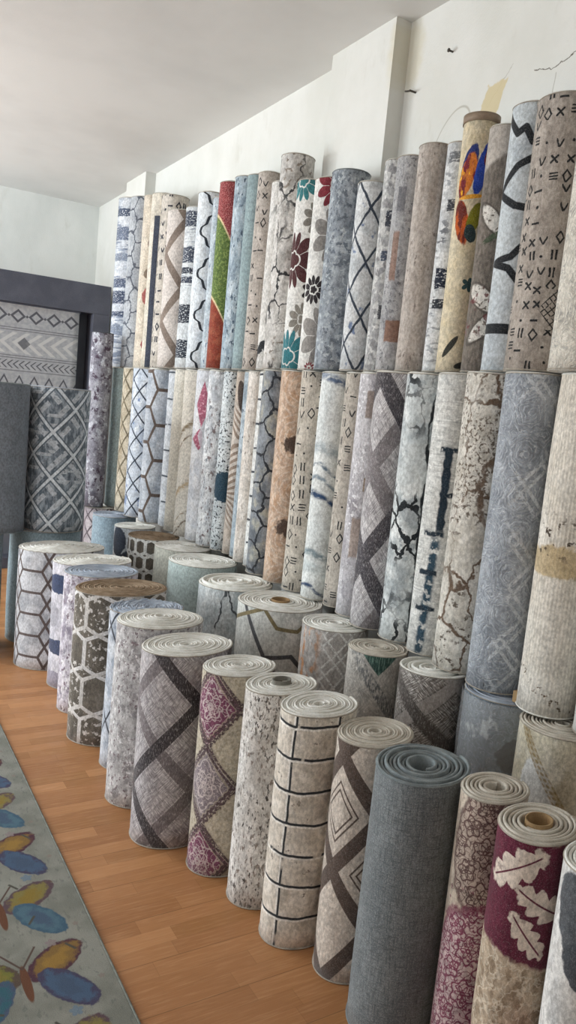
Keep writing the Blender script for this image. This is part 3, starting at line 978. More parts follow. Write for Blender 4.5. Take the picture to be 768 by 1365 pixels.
mid(4.961, -2.081, .087, D_plain('#d6d2c8', '#c6c1b5', 220., 260., .4, 45.), 'plain cream roll left of the cream roll with brown swirls')
mid(4.783, -2.080, .088, D_swirl(['#d8d3c9', '#cbc4b8'], [(.70, .03, '#7d6a4c', .9), (.63, .012, '#6b573a', .9), (.34, .035, '#b09a78', .9), (.10, .014, '#6b5a44', .9), (.16, .01, '#8d7a5c', .7)], 46., .6), 'cream roll with brown swirls in the far middle tier')
mid(4.608, -2.085, .084, D_pink('#dedee0', '#cfd1d6', '#a65f74', 47.), 'white roll with a rose pink diamond in the middle tier')
mid(4.443, -2.088, .078, D_mottle(['#d3d5d8', '#b5b9bf', '#e6e7e8'], 12., .6, 48., .12, ['#7d6f70', '#8d9096'], .57), 'greyish white worn roll right of the pink diamond roll')
def mold(u, v, r, L):
    c = mottle(u, v, ['#d5dadc', '#c3cacd'], 12., .6, 49.)
    c = flecks(u, v, c, '#3a3f45', 60., .54, 50., 5., .35)
    return mix(c, '#2c4454', below(ell(u, v, 0., .36 * L, .12, .09) + (noise(u, v, 30., 30., 51., 3.) - .5) * .7, 1., .06))
mid(4.30, -2.106, .063, mold, 'narrow white roll speckled black with a dark teal band')
mid(4.185, -2.122, .051, D_stripes('#b3a598', '#4d423c', 24., 52.), 'narrow taupe roll drawn with a long striped leaf')
mid(4.080, -2.122, .052, D_mottle(['#a9b6bf', '#8a98a3', '#c3ccd2'], 12., .35, 53., .12, '#4b5561', .6), 'narrow blue-grey streaky roll right of the striped leaf roll')
mid(3.965, -2.101, .063, D_mottle(['#d3cbc2', '#beb4aa', '#e0dad3'], 14., .35, 54., .12, '#9a8f86', .6), 'narrow beige streaked roll left of a white roll with dark rungs')
mid(3.830, -2.108, .069, D_grid(['#dcdcd9', '#cbccca'], '#3d4148', .135, .006, (.05,), 55.), 'narrow white roll with short dark rungs, left of the dark pebbled roll')
mid(3.671, -2.069, .092, D_hex(['#8b9096', '#666b72', '#a5a398'], '#2c2f36', .16, .15, .006, swap=True, v0=.02, u0=.03, two=None, wob=.09, seed=56.), 'dark slate roll with black pebble outlines in the middle tier')
mid(3.482, -2.076, .093, D_suzani('#b99f8b', '#cfbfb0', '#3e2e28', 57.), 'warm tan roll with dark brown smoky patches')
mid(3.30, -2.082, .087, D_berber('#cdc5b9', '#b5ada1', '#26272a', .058, .066, 58., .0036, .95), 'beige roll with black tribal signs between the tan and white swirl rolls')
mid(3.129, -2.085, .081, D_swirl(['#dcdfdd', '#cdd2d2', '#e6e8e6'], [(.97, .035, '#3d5478', .9), (.66, .05, '#9aa5ab', .8), (.575, .016, '#4f6478', .9), (.52, .014, '#7b8b97', .9), (.455, .028, '#2f4668', 1.), (.20, .03, '#6d8088', .9), (.13, .05, '#b9c2c3', .7), (.035, .014, '#34496a', 1.)], 59., -.45), 'white marbled roll with dark blue swirls')
mid(2.976, -2.106, .070, D_berber('#c4bdb2', '#ada59b', '#2b2c2e', .05, .085, 60., .0034, .95), 'narrow beige roll with black tribal signs right of the white swirl roll')
mid(2.825, -2.091, .079, D_patch(['#b9b6ba', '#99959b', '#d0ced1'], 61., .2, .5, ((-.1, .87, .03, .06, '#8f7f76'), (-.2, .33, .035, .09, '#9c8b80'), (.1, .55, .02, .03, '#877258')), '#e3e2e4'), 'lilac grey roll with flat taupe rectangles in the middle tier')
mid(2.650, -2.069, .095, D_diamond('#c2bfc0', '#a9a5a7', '#4a464b', '#807a7c', .27, .40, .055, .90, .16, 62.), 'tall roll of grey hatched diamonds with charcoal zigzag bands, middle tier', fuzz=.22)
mid(2.462, -2.080, .090, D_crack(['#c8cdcd', '#aab1b4', '#dfe2e1'], '#23272b', 10., .8, .065, 63., 3.2, .50, [(.035, .05, .007, 4.)], fleck='#a5acaf'), 'white and grey roll with black crackle veins, middle tier')
mid(2.282, -2.083, .087, D_cross(['#cfcfcb', '#b5b6b4', '#dededa'], '#22303c', 64.), 'off-white streaked roll with dark blue cross bars')
mid(2.095, -2.071, .097, D_crack(['#d0ccc3', '#b9b3a8', '#dedad2'], '#6b594a', 7., .6, .026, 65., 2.5, .40, None, 9., '#6b6157', top='#6f6459', top_h=.55), 'cream roll with brown specks and cracks, left of the embossed blue-grey roll')
mid(1.891, -2.065, .104, D_emboss(['#a2a8b0', '#8b9199', '#afb4bb'], '#c9cdd1', 9., 66., (.16, .18, .05), 2.6), 'blue-grey embossed roll with broken pale diamonds, middle tier')
def ochre(u, v, r, L):
    c = mottle(u, v, ['#d5cfc4', '#c8c0b3', '#deD9d0'], 5., .5, 67.)
    c = mix(c, '#ebe7df', ss(sin(u * 520.), .1, .8) * .4); c = mix(c, '#aaa194', ss(sin(u * 520.), -.4, -.9) * .2)
    b = ell(u, v, .1 * r, .46 * L, .3, .055) + (noise(u, v, 22., 22., 68., 4.) - .5) * 1.1
    c = mix(c, '#b39c70', ss(b, 1., .75) * .8)
    c = mix(c, '#4d4238', ss(noise(u, v, 34., 34., 69., 4.), .58, .62) * ss(ab(v - .53 * L), .10, .03))
    return mix(c, '#6b5c4a', ss(noise(u, v, 60., 60., 70., 3.), .57, .62) * ss(ab(v - .06 * L + u * .6), .03, .01))
mid(1.665, -2.075, .100, ochre, 'wide ribbed cream roll with a torn ochre band, right end of the middle tier', bind='white', lump=.012)
mid(1.45, -2.08, .088, D_plain('#deddd8', '#d0cfc9', 220., 260., .3, 71.), 'white roll barely showing at the right picture edge in the middle tier', back='white')

# --- top tier
def tier3(x, y, r, z1, pat, label, **k):
    return roll(x, y, r, ZT, z1, pat, label, GT, **k)

tier3(6.24, -2.046, .120, 3.20, D_brush(['#c9ced5', '#aeb5c0', '#dadde2'], ['#8891a2'], .2, .03, .52, 5., .5, 80., 9., None, [(0., h, .2, w, q) for h, w, q in ((1.2, .03, '#4a5468'), (1.04, .05, '#6a7488'), (.86, .03, '#7d8798'), (.66, .035, '#566076'), (.55, .05, '#444e64'), (.42, .02, '#444e64'), (.30, .03, '#7d8798'))]), 'tall white roll with navy brush bands, far left of the top tier')
tier3(6.003, -2.057, .110, 3.17, D_hex(['#b4b8bd', '#9a9fa6'], '#565b66', .17, .15, .0055, swap=True, wob=.10, seed=81.), 'tall grey roll with thin dark hexagons, second from the far end of the top tier')
tier3(5.794, -2.073, .094, 3.15, D_abstract(['#d3c9ba', '#c0b5a5'], [(.0, .72, .5, .03, 0., '#7d6f68'), (-.1, .42, .6, .05, .2, '#9c5b57'), (.1, .14, .6, .04, 0., '#8f4a4c'), (-.2, .55, .5, .03, .2, '#7a6a5c'), (.2, .28, .5, .03, .2, '#6b6156')], 82.), 'cream roll with small faded red flowers at the far end of the top tier')
def darkside(u, v, r, L):
    c = mottle(u, v, ['#d6cfc2', '#c4bcae'], 12., .5, 83.)
    return mix(c, '#3d4250', below(ab(u + .55 * r), .024, .002) * ss(v, .87 * L, .865 * L))
tier3(5.597, -2.069, .098, 3.13, darkside, 'cream roll with one long black upright stripe, far top tier')
tier3(5.395, -2.069, .098, 3.08, D_berber('#cfc8bf', '#b9b2a8', '#343640', .055, .09, 84., .006, .95), 'beige roll with dark signs behind the short roll with taupe diamonds')
tier3(5.18, -2.055, .112, 2.936, D_bands('#d3cbc5', '#85776d', .34, .45, .03, .99, .09, 85., False, '#c4bbb4'), 'short beige top tier roll with broad taupe diamond bands')
tier3(4.975, -2.079, .089, 2.932, D_brush(['#d6dadc', '#c6cacd'], ['#9aa0aa'], .08, .012, .55, 4., .55, 86., 8., None, [(0., h, .2, w, q) for h, w, q in ((.97, .05, '#3a4152'), (.74, .05, '#3f4655'), (.64, .02, '#2f3542'), (.58, .02, '#3a4152'), (.36, .06, '#2b303c'), (.13, .06, '#2f3542'))]), 'white roll with black brush bars left of the stepped black zigzag roll')
tier3(4.795, -2.082, .087, 2.997, D_quatre('#d9dee2', '#272b33', .262, .034, .0095, -.012, .08, '#c9d0d7', .2), 'white top tier roll with one stepped black zigzag line')
tier3(4.636, -2.099, .070, 2.944, D_mottle(['#bcc6cd', '#9aa8b3', '#d0d7dc'], 14., .4, 88., .12, '#5d7090', .58), 'narrow light blue worn roll left of the red and green roll')
tier3(4.479, -2.083, .085, 3.0, D_zone([(.27, '#8b3f2e', '#96503b', 20.), (.70, '#5a6f3a', '#7e9050', 60.), (1.2, '#873638', '#b06e6c', 130.)], 89., .03, .9, '#d8c39a'), 'roll with a red head, green middle and rust foot')
tier3(4.316, -2.094, .075, 3.0, D_mottle(['#a9b8c2', '#c6d0d6', '#8b9ba8'], 18., .4, 90., .1, '#48586a', .57), 'blue-grey distressed roll right of the red and green roll')
tier3(4.168, -2.098, .071, 2.985, D_plain('#98aaad', '#84979b', 260., 260., .4, 91.), 'plain grey-aqua roll in the top tier')
tier3(4.018, -2.093, .075, 2.965, D_berber('#c4bbb3', '#aea59c', '#2b2b2e', .05, .075, 92., .0036, .9), 'narrow beige top tier roll with dark tribal signs right of the aqua roll')
tier3(3.87, -2.099, .069, 2.89, D_crack(['#d8d6d2', '#c6c3be'], '#24262a', 5., .4, .06, 93., 3., .5, [(.0, .05, .010, 3.)]), 'white roll with a black branching vein before the tall marble roll')
tier3(3.709, -2.079, .090, 2.985, D_crack(['#cbc8c4', '#aba7a2', '#dddad6'], '#3a3a3c', 7., .8, .035, 94., 3., .44, None, 12., '#8d8379'), 'tall grey-beige marble roll rising above its neighbours, left of the feather roll')
PL = lambda dx, s=0: [(-.7 + dx, .99, .10, '#37777c', .75), (.5 + dx, .80, .085, '#7d7871', .7), (-1.0 + dx, .58, .14, '#4d2a2c', .55), (.75 + dx, .42, .075, '#2c2629', .8), (.1 + dx, .27, .085, '#858078', .7), (-.75 + dx, .07, .135, '#35747d', .55)]
tier3(3.531, -2.085, .084, 2.822, D_plume('#dddcd8', PL(0), 95.), 'white roll with teal and maroon feather fans')
tier3(3.360, -2.085, .084, 2.80, D_plume('#dddcd8', [(.35, .95, .11, '#80303a', .7), (.6, .70, .135, '#8b8783', .55), (-.5, .42, .07, '#2c2629', .8), (.5, .18, .15, '#908c88', .55), (-.3, .01, .03, '#80303a', .8)], 96.), 'white roll with grey feather fans and a dark red one on top')
tier3(3.181, -2.076, .092, 2.795, D_mottle(['#8f979f', '#a8afb6', '#737b84'], 12., .7, 97., .14, ['#6b737d', '#b3babf'], .54, 34., 1., .4), 'plain mottled slate blue roll in the middle of the top tier', back='grey')
tier3(3.012, -2.093, .075, 2.718, D_lattice(['#d3d5d6', '#bfc3c6'], '#39414e', .15, .24, .0055, 98., 10., .01, None, '#3f5d8c'), 'white roll with dark lattice and blue smudges right of the slate blue roll')
tier3(2.878, -2.115, .058, 2.795, D_brush(['#c6c6c4', '#afb0b0', '#d3d3d1'], ['#8d8d8f', '#a3a3a4'], .04, .05, .5, 7., .46, 99., 14., None, [(-.01, .66, .02, .035, '#3c3f49'), (-.02, .50, .015, .02, '#4b5262'), (0., .26, .02, .03, '#4c4d52')]), 'narrow white-grey roll with scattered charcoal patches')
tier3(2.750, -2.098, .069, 2.772, D_patch(['#a5a5a6', '#8b8b8e', '#b8b8b9'], 100., .16, .34, ((-.6, .54, .016, .10, '#8d6f60'), (-.1, .19, .04, .045, '#85604c'), (-.5, .80, .02, .05, '#6d6d72')), '#77777b'), 'grey patchwork roll with rusty brown patches in the top tier')
tier3(2.607, -2.098, .071, 2.786, D_mottle(['#b5aca4', '#a1978f', '#c3bbb4'], 16., .3, 101., .14, '#857b74', .6), 'plain taupe streaked roll in the top tier')
tier3(2.480, -2.119, .055, 2.773, D_brush(['#d0d2d3', '#bcbfc2', '#dddede'], ['#6f7277', '#9a9da1'], .05, .02, .54, 4., .55, 102., 9., None, [(0., .37, .05, .04, '#1f2637'), (0., .65, .03, .022, '#3c4048'), (0., .27, .05, .018, '#33373f'), (0., .83, .05, .02, '#7d8085')]), 'narrow white roll with a navy band, left of the butterfly roll')
end_brown = plain_mat('rolled_end_brown', '#9c8a78', '#8a7866', 10., .5, .3)
tr = tier3(2.357, -2.100, .067, 2.84, D_butterfly('#d0c5ac', 103.), 'cream top tier roll with an orange and blue butterfly', lump=.018)
tier3(2.225, -2.106, .063, 2.77, D_curves('#7d756d', '#665f58', '#d3cfc8', ('#4f5a48', '#6b3a3c'), .2, 104.), 'brown heather roll with speckled white arcs right of the butterfly roll')
tier3(2.084, -2.091, .076, 2.80, D_strokes(['#c3cace', '#b3bbc1'], [(.0125, '#26292d', [(-1.5, .96), (-.67, .883), (-.28, .902), (.1, .85)]), (.0125, '#26292d', [(.4, .80), (-.45, .765), (-1.45, .675), (-.35, .62), (.3, .61)]), (.0125, '#26292d', [(.3, .48), (-.25, .432), (-1.25, .413), (-.3, .39), (.2, .345)]), (.018, '#26292d', [(-1.4, .165), (.4, .163)])], 105.), 'ice blue roll with thick black ogee bands')
tier3(1.904, -2.063, .103, 2.759, D_berber('#b5aca3', '#9c938a', '#232426', .042, .05, 106., .0034, .86, ((.055, .20, .062),)), 'wide greige top tier roll with black tribal signs')
tier3(1.680, -2.050, .118, 2.564, D_emboss(['#d3cec3', '#c4beb2'], '#e2ded5', 7., 107.), 'short embossed cream roll at the right end of the top tier')

# plain band standing in for the brown rolled ends at the butterfly roll's head
V, F = [], []
for i in range(40):
    a = 2 * PI * i / 40
    for z in (.932, .962): V.append((.0695 * math.cos(a), .0695 * math.sin(a), z))
F = [(2 * i, 2 * ((i + 1) % 40), 2 * ((i + 1) % 40) + 1, 2 * i + 1) for i in range(40)]
tp = mesh_obj('rolled_end_band', V, F, [end_brown], tr); sm = tp.modifiers.new('s', 'SOLIDIFY'); sm.thickness = .0015
tp.location = (0, 0, -.008)

# clear plastic round the slate roll: a thin loose sleeve
pm, pb = new_mat('clear_plastic', .12, .5)
pb.inputs['Base Color'].default_value = (.9, .92, .94, 1); pb.inputs['Alpha'].default_value = .22; pb.inputs['Roughness'].default_value = .14
gx, gy, gz = obj_coords()
bump(pb, noise(gx + gy, gz, 30., 14., 3., 3.), .7, .01)
V, F = [], []
n = 60; rows = 10
for i in range(n):
    a = 2 * PI * i / n
    for k in range(rows):
        rr_ = .1455 + .0025 * math.sin(a * 9 + k * 1.7) + .002 * math.sin(a * 17 - k)
        V.append((rr_ * math.cos(a), rr_ * math.sin(a), .01 + k / (rows - 1) * .745))
F = [(i * rows + k, ((i + 1) % n) * rows + k, ((i + 1) % n) * rows + k + 1, i * rows + k + 1) for i in range(n) for k in range(rows - 1)]
mesh_obj('plastic_wrap', V, F, [pm], rw)

# --- by the far wall
roll(5.2, -1.25, .23, 0, .755, D_plain('#a9bcc4', '#93a8b2', 240., 240., .35, 110.), 'plain pale blue-grey roll on the floor under the dark diamond roll', GB, back='blue')
roll(5.05, -.735, .215, 0, .755, D_plain('#9fb0b9', '#899ca7', 240., 240., .35, 111.), 'plain blue-grey roll on the floor at the left picture edge', GB, back='blue')
roll(5.10, -1.27, .190, .76, 1.68, D_parquet('#97a1ab', '#5d6873', '#d6dde3', .27, .29, -.03, .06, 112.), 'dark slate roll with pale zigzag diamonds and parquet bars', GB, back='blue')
roll(5.07, -.868, .205, .76, 1.68, D_plain('#7e858e', '#6e757e', 260., 260., .45, 113.), 'plain charcoal grey roll at the left edge, standing on a blue-grey roll', GB, back='grey')
roll(6.03, -1.80, .085, ZM, 2.13, D_mottle(['#8f8e98', '#6e6b77', '#a9a9b2'], 8., .8, 114., .1, ['#4d3f4e', '#c3c6ce'], .55, 24., .8), 'slim marbled purple roll standing before the mint roll', GB, back='dark')

# scrap of cardboard wedged on the wrapped slate roll
cb = empty('cardboard_scrap', (1.735, -2.02, .772)); tag(cb, 'small brown cardboard scrap wedged at the foot of the embossed blue-grey roll', 'cardboard')
box('card_sheet', -.022, .018, -.012, .012, 0, .04, card, cb, .002)
box('card_fold', -.026, -.021, -.014, .014, 0, .034, card, cb, .001)

# ------------------------------------------------------------------ the room
CEIL = 3.497; WY = -2.28; BX = 8.02; LY = 3.2; FX = -2.6

def plaster(name, c1, c2, marks=False):
    m, bs = new_mat(name, .9, .15)
    x, y, z = obj_coords()
    t = x + y * 1.3
    c = mix(c1, c2, ss(noise(t, z, 1.6, 1.2, 1., 5., .6), .35, .7))
    c = mix(c, '#b7b3a6', ss(noise(t, z, 5., 2.2, 4., 5., .65), .58, .8) * .35)
    if marks:
        w = (noise(x, z, 26., 26., 3., 3.) - .5) * .05
        d = seg(x, z + w, 2.30, 3.045, 2.22, 3.015); d = mn(d, seg(x, z + w, 2.22, 3.015, 2.06, 3.06))
        c = mix(c, '#5d574c', below(d, .0022, .002))
        c = mix(c, '#8f897b', below(mn(seg(x, z + w * 1.4, 2.19, 3.0, 2.21, 2.75), seg(x, z + w, 2.62, 2.88, 2.42, 3.10)), .0016, .002) * .6)
        q = mx(ab(x - 2.53 + (z - 2.95) * .35) * (1. / .055), ab(z - 2.955) * (1. / .10)) + (noise(x, z, 30., 30., 6., 4.) - .5) * .5
        c = mix(c, '#cdbf9a', below(q, 1., .06) * .9)
        lp = ab(ell(x, z, 2.75, 2.86, .10, .17, .5) - 1.) * .12
        c = mix(c, '#8c8574', below(lp, .003, .003) * .5)
        c = mix(c, '#c9c0a2', ss(ell(x, z, 3.08, 3.35, .10, .22) + (noise(x, z, 14., 14., 8., 3.) - .5) * .8, 1., .4) * .45)
    put(bs.inputs['Base Color'], c)
    bump(bs, noise(t, z, 90., 90., 2., 4.) + noise(t, z, 8., 8., 5., 3.) * 2., .18, .006)
    return m

wallm = plaster('wall_plaster', '#dededa', '#d3d3cd', True)
wallm2 = plaster('plain_plaster', '#e4e6e3', '#d8dbd8')
ceilm, cb_ = new_mat('ceiling_paint', .95, .1)
x, y, z = obj_coords()
put(cb_.inputs['Base Color'], mix('#dededc', '#d3d3d1', ss(noise(x, y, 1.1, 1.1, 2., 4.), .35, .7)))
bump(cb_, noise(x, y, 60., 60., 3., 3.), .12, .004)

def struct(o): o['kind'] = 'structure'; return o

# three-strip beech laminate, boards laid across the room
fm, fb = new_mat('laminate', .42, .4)
x, y, z = obj_coords()
sw = .0655
row = fl(x * (1. / sw)); lane = fl(x * (1. / (sw * 3)))
sh = white(row, 0., 2.) * .9
yy = (y + sh) * (1. / .42)
pc = white(row, fl(yy), 5.)
c = mix('#9e6d46', '#b68358', ss(pc * .55 + white(row, 0., 7.) * .45, .1, .9))
c = mix(c, '#8f6238', ss(white(row, fl(yy), 9.), .72, .95) * .55)
c = mix(c, '#c99c72', ss(noise(x, y, 110., 7., 3., 4., .6), .45, .75) * .4)
c = mix(c, '#7d5630', ss(noise(x, y, 160., 9., 6., 4., .6), .52, .75) * .35)
jl = below(tri(x * (1. / (sw * 3))) * sw * 3, .0012, .001)
j2 = below(tri(x * (1. / sw)) * sw, .0006, .0008); j3 = below(tri(yy) * .42, .0008, .0008)
c = mix(c, '#5d4126', mx(jl * .6, mx(j2, j3) * .3))
c = mix(c, '#3d2a1a', ss(noise(x, y, 24., 40., 12., 2.), .76, .79) * .8)
put(fb.inputs['Base Color'], c)
put(fb.inputs['Roughness'], ss(noise(x, y, 12., 12., 8., 3.), .3, .7, .36, .52))
bump(fb, noise(x, y, 160., 9., 6., 3.), .06, .001)
struct(box('floor', FX, BX, WY - .1, LY, -.1, 0, fm))
struct(box('ceiling', FX, BX, WY - .1, LY, CEIL, CEIL + .12, ceilm))
struct(box('wall_right', FX, BX, WY - .12, WY, 0, CEIL, wallm))
struct(box('wall_back', BX, BX + .12, WY - .12, LY, 0, CEIL, wallm2))
struct(box('wall_front', FX - .12, FX, WY - .12, LY + .12, 0, CEIL, wallm2))
struct(box('trim_1', 3.115, 3.645, WY - .01, -2.193, 0, CEIL, wallm))
struct(box('trim_2', 6.43, 6.918, WY - .01, -2.193, 0, CEIL, wallm))

# the street side: piers round two big shop windows
V, F = [], []
WIN = ((1.0, 3.6), (4.6, 7.85)); ZS, ZH = .35, 3.05
xs = [FX] + [e for w in WIN for e in w] + [BX]
for i in range(0, len(xs), 2): box_geo(V, F, xs[i], xs[i + 1], LY, LY + .12, 0, CEIL)
for a, b in WIN:
    box_geo(V, F, a, b, LY, LY + .12, 0, ZS); box_geo(V, F, a, b, LY, LY + .12, ZH, CEIL)
struct(mesh_obj('wall_left', V, F, [wallm2], smooth=False))
frm = plain_mat('window_frame', '#d8d8d6', '#cfcfcd', 20., .5, .4)
glm, gb = new_mat('window_glass', .0, .5)
gb.inputs['Transmission Weight'].default_value = 1.; gb.inputs['IOR'].default_value = 1.0; gb.inputs['Alpha'].default_value = .12
for k, (a, b) in enumerate(WIN):
    V, F = [], []
    for (p, q, r_, s_) in ((a, a + .06, ZS, ZH), (b - .06, b, ZS, ZH), (a, b, ZS, ZS + .06), (a, b, ZH - .06, ZH), ((a + b) / 2 - .03, (a + b) / 2 + .03, ZS, ZH)):
        box_geo(V, F, p, q, LY + .02, LY + .08, r_, s_)
    w = struct(mesh_obj('window_%d' % (k + 1), V, F, [frm], smooth=False))
    box('pane', a + .05, b - .05, LY + .045, LY + .051, ZS + .05, ZH - .05, glm, w)

# ------------------------------------------------------------------ display rack with a hanging rug, in front of the far wall
dk = plain_mat('dark_wood', '#565863', '#4c4e59', 6., .6, .3, 120., .1)
gp = plain_mat('grey_panel', '#70737a', '#656870', 4., .8, .2)
ra = empty('display_rack', (7.2, -1.2, 0)); tag(ra, 'dark wooden display rack with a broad header board in front of the far wall', 'display rack')
O = (7.2, -1.2, 0)
box('header_board', 7.2, 7.5, -2.205, -.1, 2.375, 2.635, dk, ra, .004, O)
box('post', 7.2, 7.5, -2.205, -2.05, 0, 2.375, dk, ra, .004, O)
box('post', 7.2, 7.5, -.25, -.1, 0, 2.375, dk, ra, .004, O)
box('back_panel', 7.40, 7.42, -2.05, -.25, .02, 2.375, gp, ra, 0, O)
box('plinth', 7.22, 7.48, -2.05, -.25, 0, .1, dk, ra, .004, O)

hm, hb = new_mat('banded_rug', .95, .1)
X_, Y_, Z_ = obj_coords()
t = Z_ - 2.365; y = Y_ + .005
c = mix('#a6a7aa', '#96989c', ss(noise(y, t, 30., 30., 2., 3.), .35, .65))
def rowd(v0, s, sp, h): return ab(ab(tri((y) * (1. / sp)) * sp * h + ab(t - v0)) - s)
ink = '#55565c'
m = below(rowd(-.10, .048, .155, .9), .012, .003)
m = mx(m, below(ab(tri(y * (1. / .155) + .5) * .155) + ab(t + .10), .014, .003))
tr_ = t * 1.; 
for v0 in (-.205, -.225, -.445, -.465, -.575): m = mx(m, below(ab(t - v0), .004, .002) * .7)
ch = fr((y + ab(t + .33) * 1.3) * (1. / .11))
m2 = below(ab(ch - .5), .2, .04) * below(ab(t + .335), .09, .003)
c = mix(c, '#c2c1bf', m2 * .7)
m = mx(m, below(tri(y * (1. / .62) + .35) * .62 + ab(t + .335), .055, .004) * .8)
br = fr((y + ab(t + .52) * 1.2) * (1. / .05))
m = mx(m, below(ab(br - .5), .14, .04) * below(ab(t + .52), .035, .002))
for v0 in (-.68, -.95): m = mx(m, below(ab(tri(y * (1. / .13)) * .13 * 1.8 + ab(t - v0) - .058), .013, .003))
c = mix(c, ink, m)
put(hb.inputs['Base Color'], c); bump(hb, noise(y, t, 200., 200., 4., 2.), .3, .003)
hr = empty('hanging_rug', (7.24, -1.2, 1.0)); tag(hr, 'pale grey banded rug with dark diamond rows hanging in the display rack', 'rug')
nx, nz = 24, 14; V, F = [], []
for s in (0, 1):
    for i in range(nx + 1):
        for k in range(nz + 1):
            V.append((.010 * s + .006 * math.sin(i * .9) * (1 - k / nz), -.735 + i / nx * 1.33, k / nz * 1.368))
idx = lambda s, i, k: s * (nx + 1) * (nz + 1) + i * (nz + 1) + k
for i in range(nx):
    for k in range(nz):
        F.append((idx(0, i, k), idx(0, i, k + 1), idx(0, i + 1, k + 1), idx(0, i + 1, k)))
        F.append((idx(1, i, k), idx(1, i + 1, k), idx(1, i + 1, k + 1), idx(1, i, k + 1)))
for i in range(nx):
    for k in (0, nz): F.append((idx(0, i, k), idx(0, i + 1, k), idx(1, i + 1, k), idx(1, i, k)))
for k in range(nz):
    for i in (0, nx): F.append((idx(0, i, k), idx(1, i, k), idx(1, i, k + 1), idx(0, i, k + 1)))
mesh_obj('woven_panel', V, F, [hm], hr)
box('hanging_bar', -.006, .016, -.745, .605, 1.362, 1.374, dk, hr)

# ------------------------------------------------------------------ butterfly runner on the floor
bm_, bb = new_mat('butterfly_pile', .95, .1)
X_, Y_, Z_ = obj_coords()
c = mix('#92928a', '#7e7f77', ss(noise(X_, Y_, 8., 8., 2., 3.), .35, .65))
nz_ = (noise(X_, Y_, 38., 38., 3., 3.) - .5) * .45
c = mix(c, '#6b6e6a', ss(noise(X_, Y_, 30., 60., 5., 2.), .6, .66) * .5)
P = .64
nz3 = (noise(X_, Y_, 26., 26., 9., 4., .6) - .5) * 1.3
tx = (fr((X_ - 1.66) * (1. / P))) * P            # two butterflies to one repeat: bodies at .34 and .66 (= .02)
def wing(c, cx, cy, a, b, rot, col, rim, core):
    e = ell(tx, Y_, cx, cy, a, b, rot) + nz_ * .8
    c = mix(c, rim, below(e, 1., .05)); c = mix(c, col, below(e + nz3, .80, .14)); c = mix(c, core, ss(e - nz3, .66, .3) * .8)
    return c
blu = '#4d5b70'; prp = '#4d495e'
for bx, by, k in ((.34, -.50, 0), (.02, -.49, 1), (.66, -.49, 1)):
    s = (('#856a42', '#553c46', '#783c44'), ('#857a4c', '#5f4e54', '#8a7438'))[k]
    c = wing(c, bx + .075, by - .095, .10, .055, -.95, s[0], s[1], s[2] if k else '#9a7a42')
    c = wing(c, bx - .045, by - .105, .105, .05, .60, '#50627a' if not k else '#56707f', prp if not k else '#4a6274', blu)
    c = wing(c, bx + .075, by + .095, .10, .055, .95, '#77763f', '#5d5048', '#867740')
    c = wing(c, bx - .045, by + .105, .105, .05, -.60, '#3f6470', '#505a70', blu)
    c = mix(c, '#6b4a3a', below(ell(tx, Y_, bx + .01, by, .075, .013, .0), 1., .1))
    c = mix(c, '#5a4a44', below(mn(seg(tx, Y_, bx + .07, by, bx + .15, by - .05), seg(tx, Y_, bx + .07, by, bx + .15, by + .05)), .003, .002))
for fx, fy, s, q in ((.20, -.60, .02, '#6d7f90'), (.49, -.60, .018, '#8d7f80'), (.30, -.70, .010, '#8a7f78'), (.55, -.69, .010, '#8a7f78'), (.18, -.46, .02, '#9a7a7c'), (.5, -.42, .02, '#9a7a7c')):
    a = mth('ARCTAN2', Y_ - fy, tx - fx); rad = hyp(tx - fx, Y_ - fy)
    c = mix(c, q, below(rad - s * (.6 + .4 * ab(cos(a * 2.5))), 0., .002) * .8)
for fx, fy, dx, dy in ((.15, -.56, .03, .02), (.44, -.66, .03, .02), (.60, -.56, .03, -.02), (.26, -.42, .02, .04)):
    c = mix(c, '#55534c', below(seg(tx, Y_, fx, fy, fx + dx, fy + dy), .004, .002))
f = noise(X_, Y_, 400., 400., 7., 2., .7)
c = mix(c, '#000000', ss(f, .62, .36) * .2)
put(bb.inputs['Base Color'], c); bump(bb, f + noise(X_, Y_, 90., 90., 8., 2.) * .5, .5, .004)
edm = plain_mat('runner_edge', '#8b8f88', '#777b75', 30., .95, .1)
ru = empty('runner_rug', (3.2, -.34, 0)); tag(ru, 'grey runner rug with colourful butterflies lying along the floor at the left', 'rug')
o = box('pile_field', .4, 4.55, -.738, .06, .001, .011, bm_, ru, .003, (3.2, -.34, 0))
tube_along('edge_binding', [(x_ - 3.2, -.740 + .34, .006) for x_ in np.linspace(.4, 4.55, 60)], .0055, edm, ru)
tube_along('edge_binding', [(x_ - 3.2, .062 + .34, .006) for x_ in np.linspace(.4, 4.55, 60)], .0055, edm, ru)

# ------------------------------------------------------------------ nails left in the wall
nm = plain_mat('rusty_nail', '#4a443c', '#38332d', 60., .6, .4)
def lathe(name, prof, mat, parent, seg=14):
    V, F = [], []
    for i in range(seg):
        a = 2 * PI * i / seg
        for rad, t in prof: V.append((rad * math.cos(a), t, rad * math.sin(a)))
    K = len(prof)
    for i in range(seg):
        j = (i + 1) % seg
        for k in range(K - 1): F.append((i * K + k, j * K + k, j * K + k + 1, i * K + k + 1))
    return mesh_obj(name, V, F, [mat], parent)
n1 = empty('wall_nail', (2.796, WY, 3.267)); tag(n1, 'upper small rusty nail in the white wall, farther from the pilaster', 'nail')
lathe('shank', [(.0001, -.02), (.004, -.02), (.004, .022), (.0001, .022)], nm, n1); lathe('nail_head', [(.0001, .022), (.008, .022), (.008, .026), (.0001, .027)], nm, n1)
n2 = empty('wall_hook', (3.028, WY, 3.167)); tag(n2, 'small dark hook sticking out beside the pilaster edge', 'hook')
lathe('shank', [(.0001, -.02), (.0045, -.02), (.0045, .035), (.0001, .036)], nm, n2)
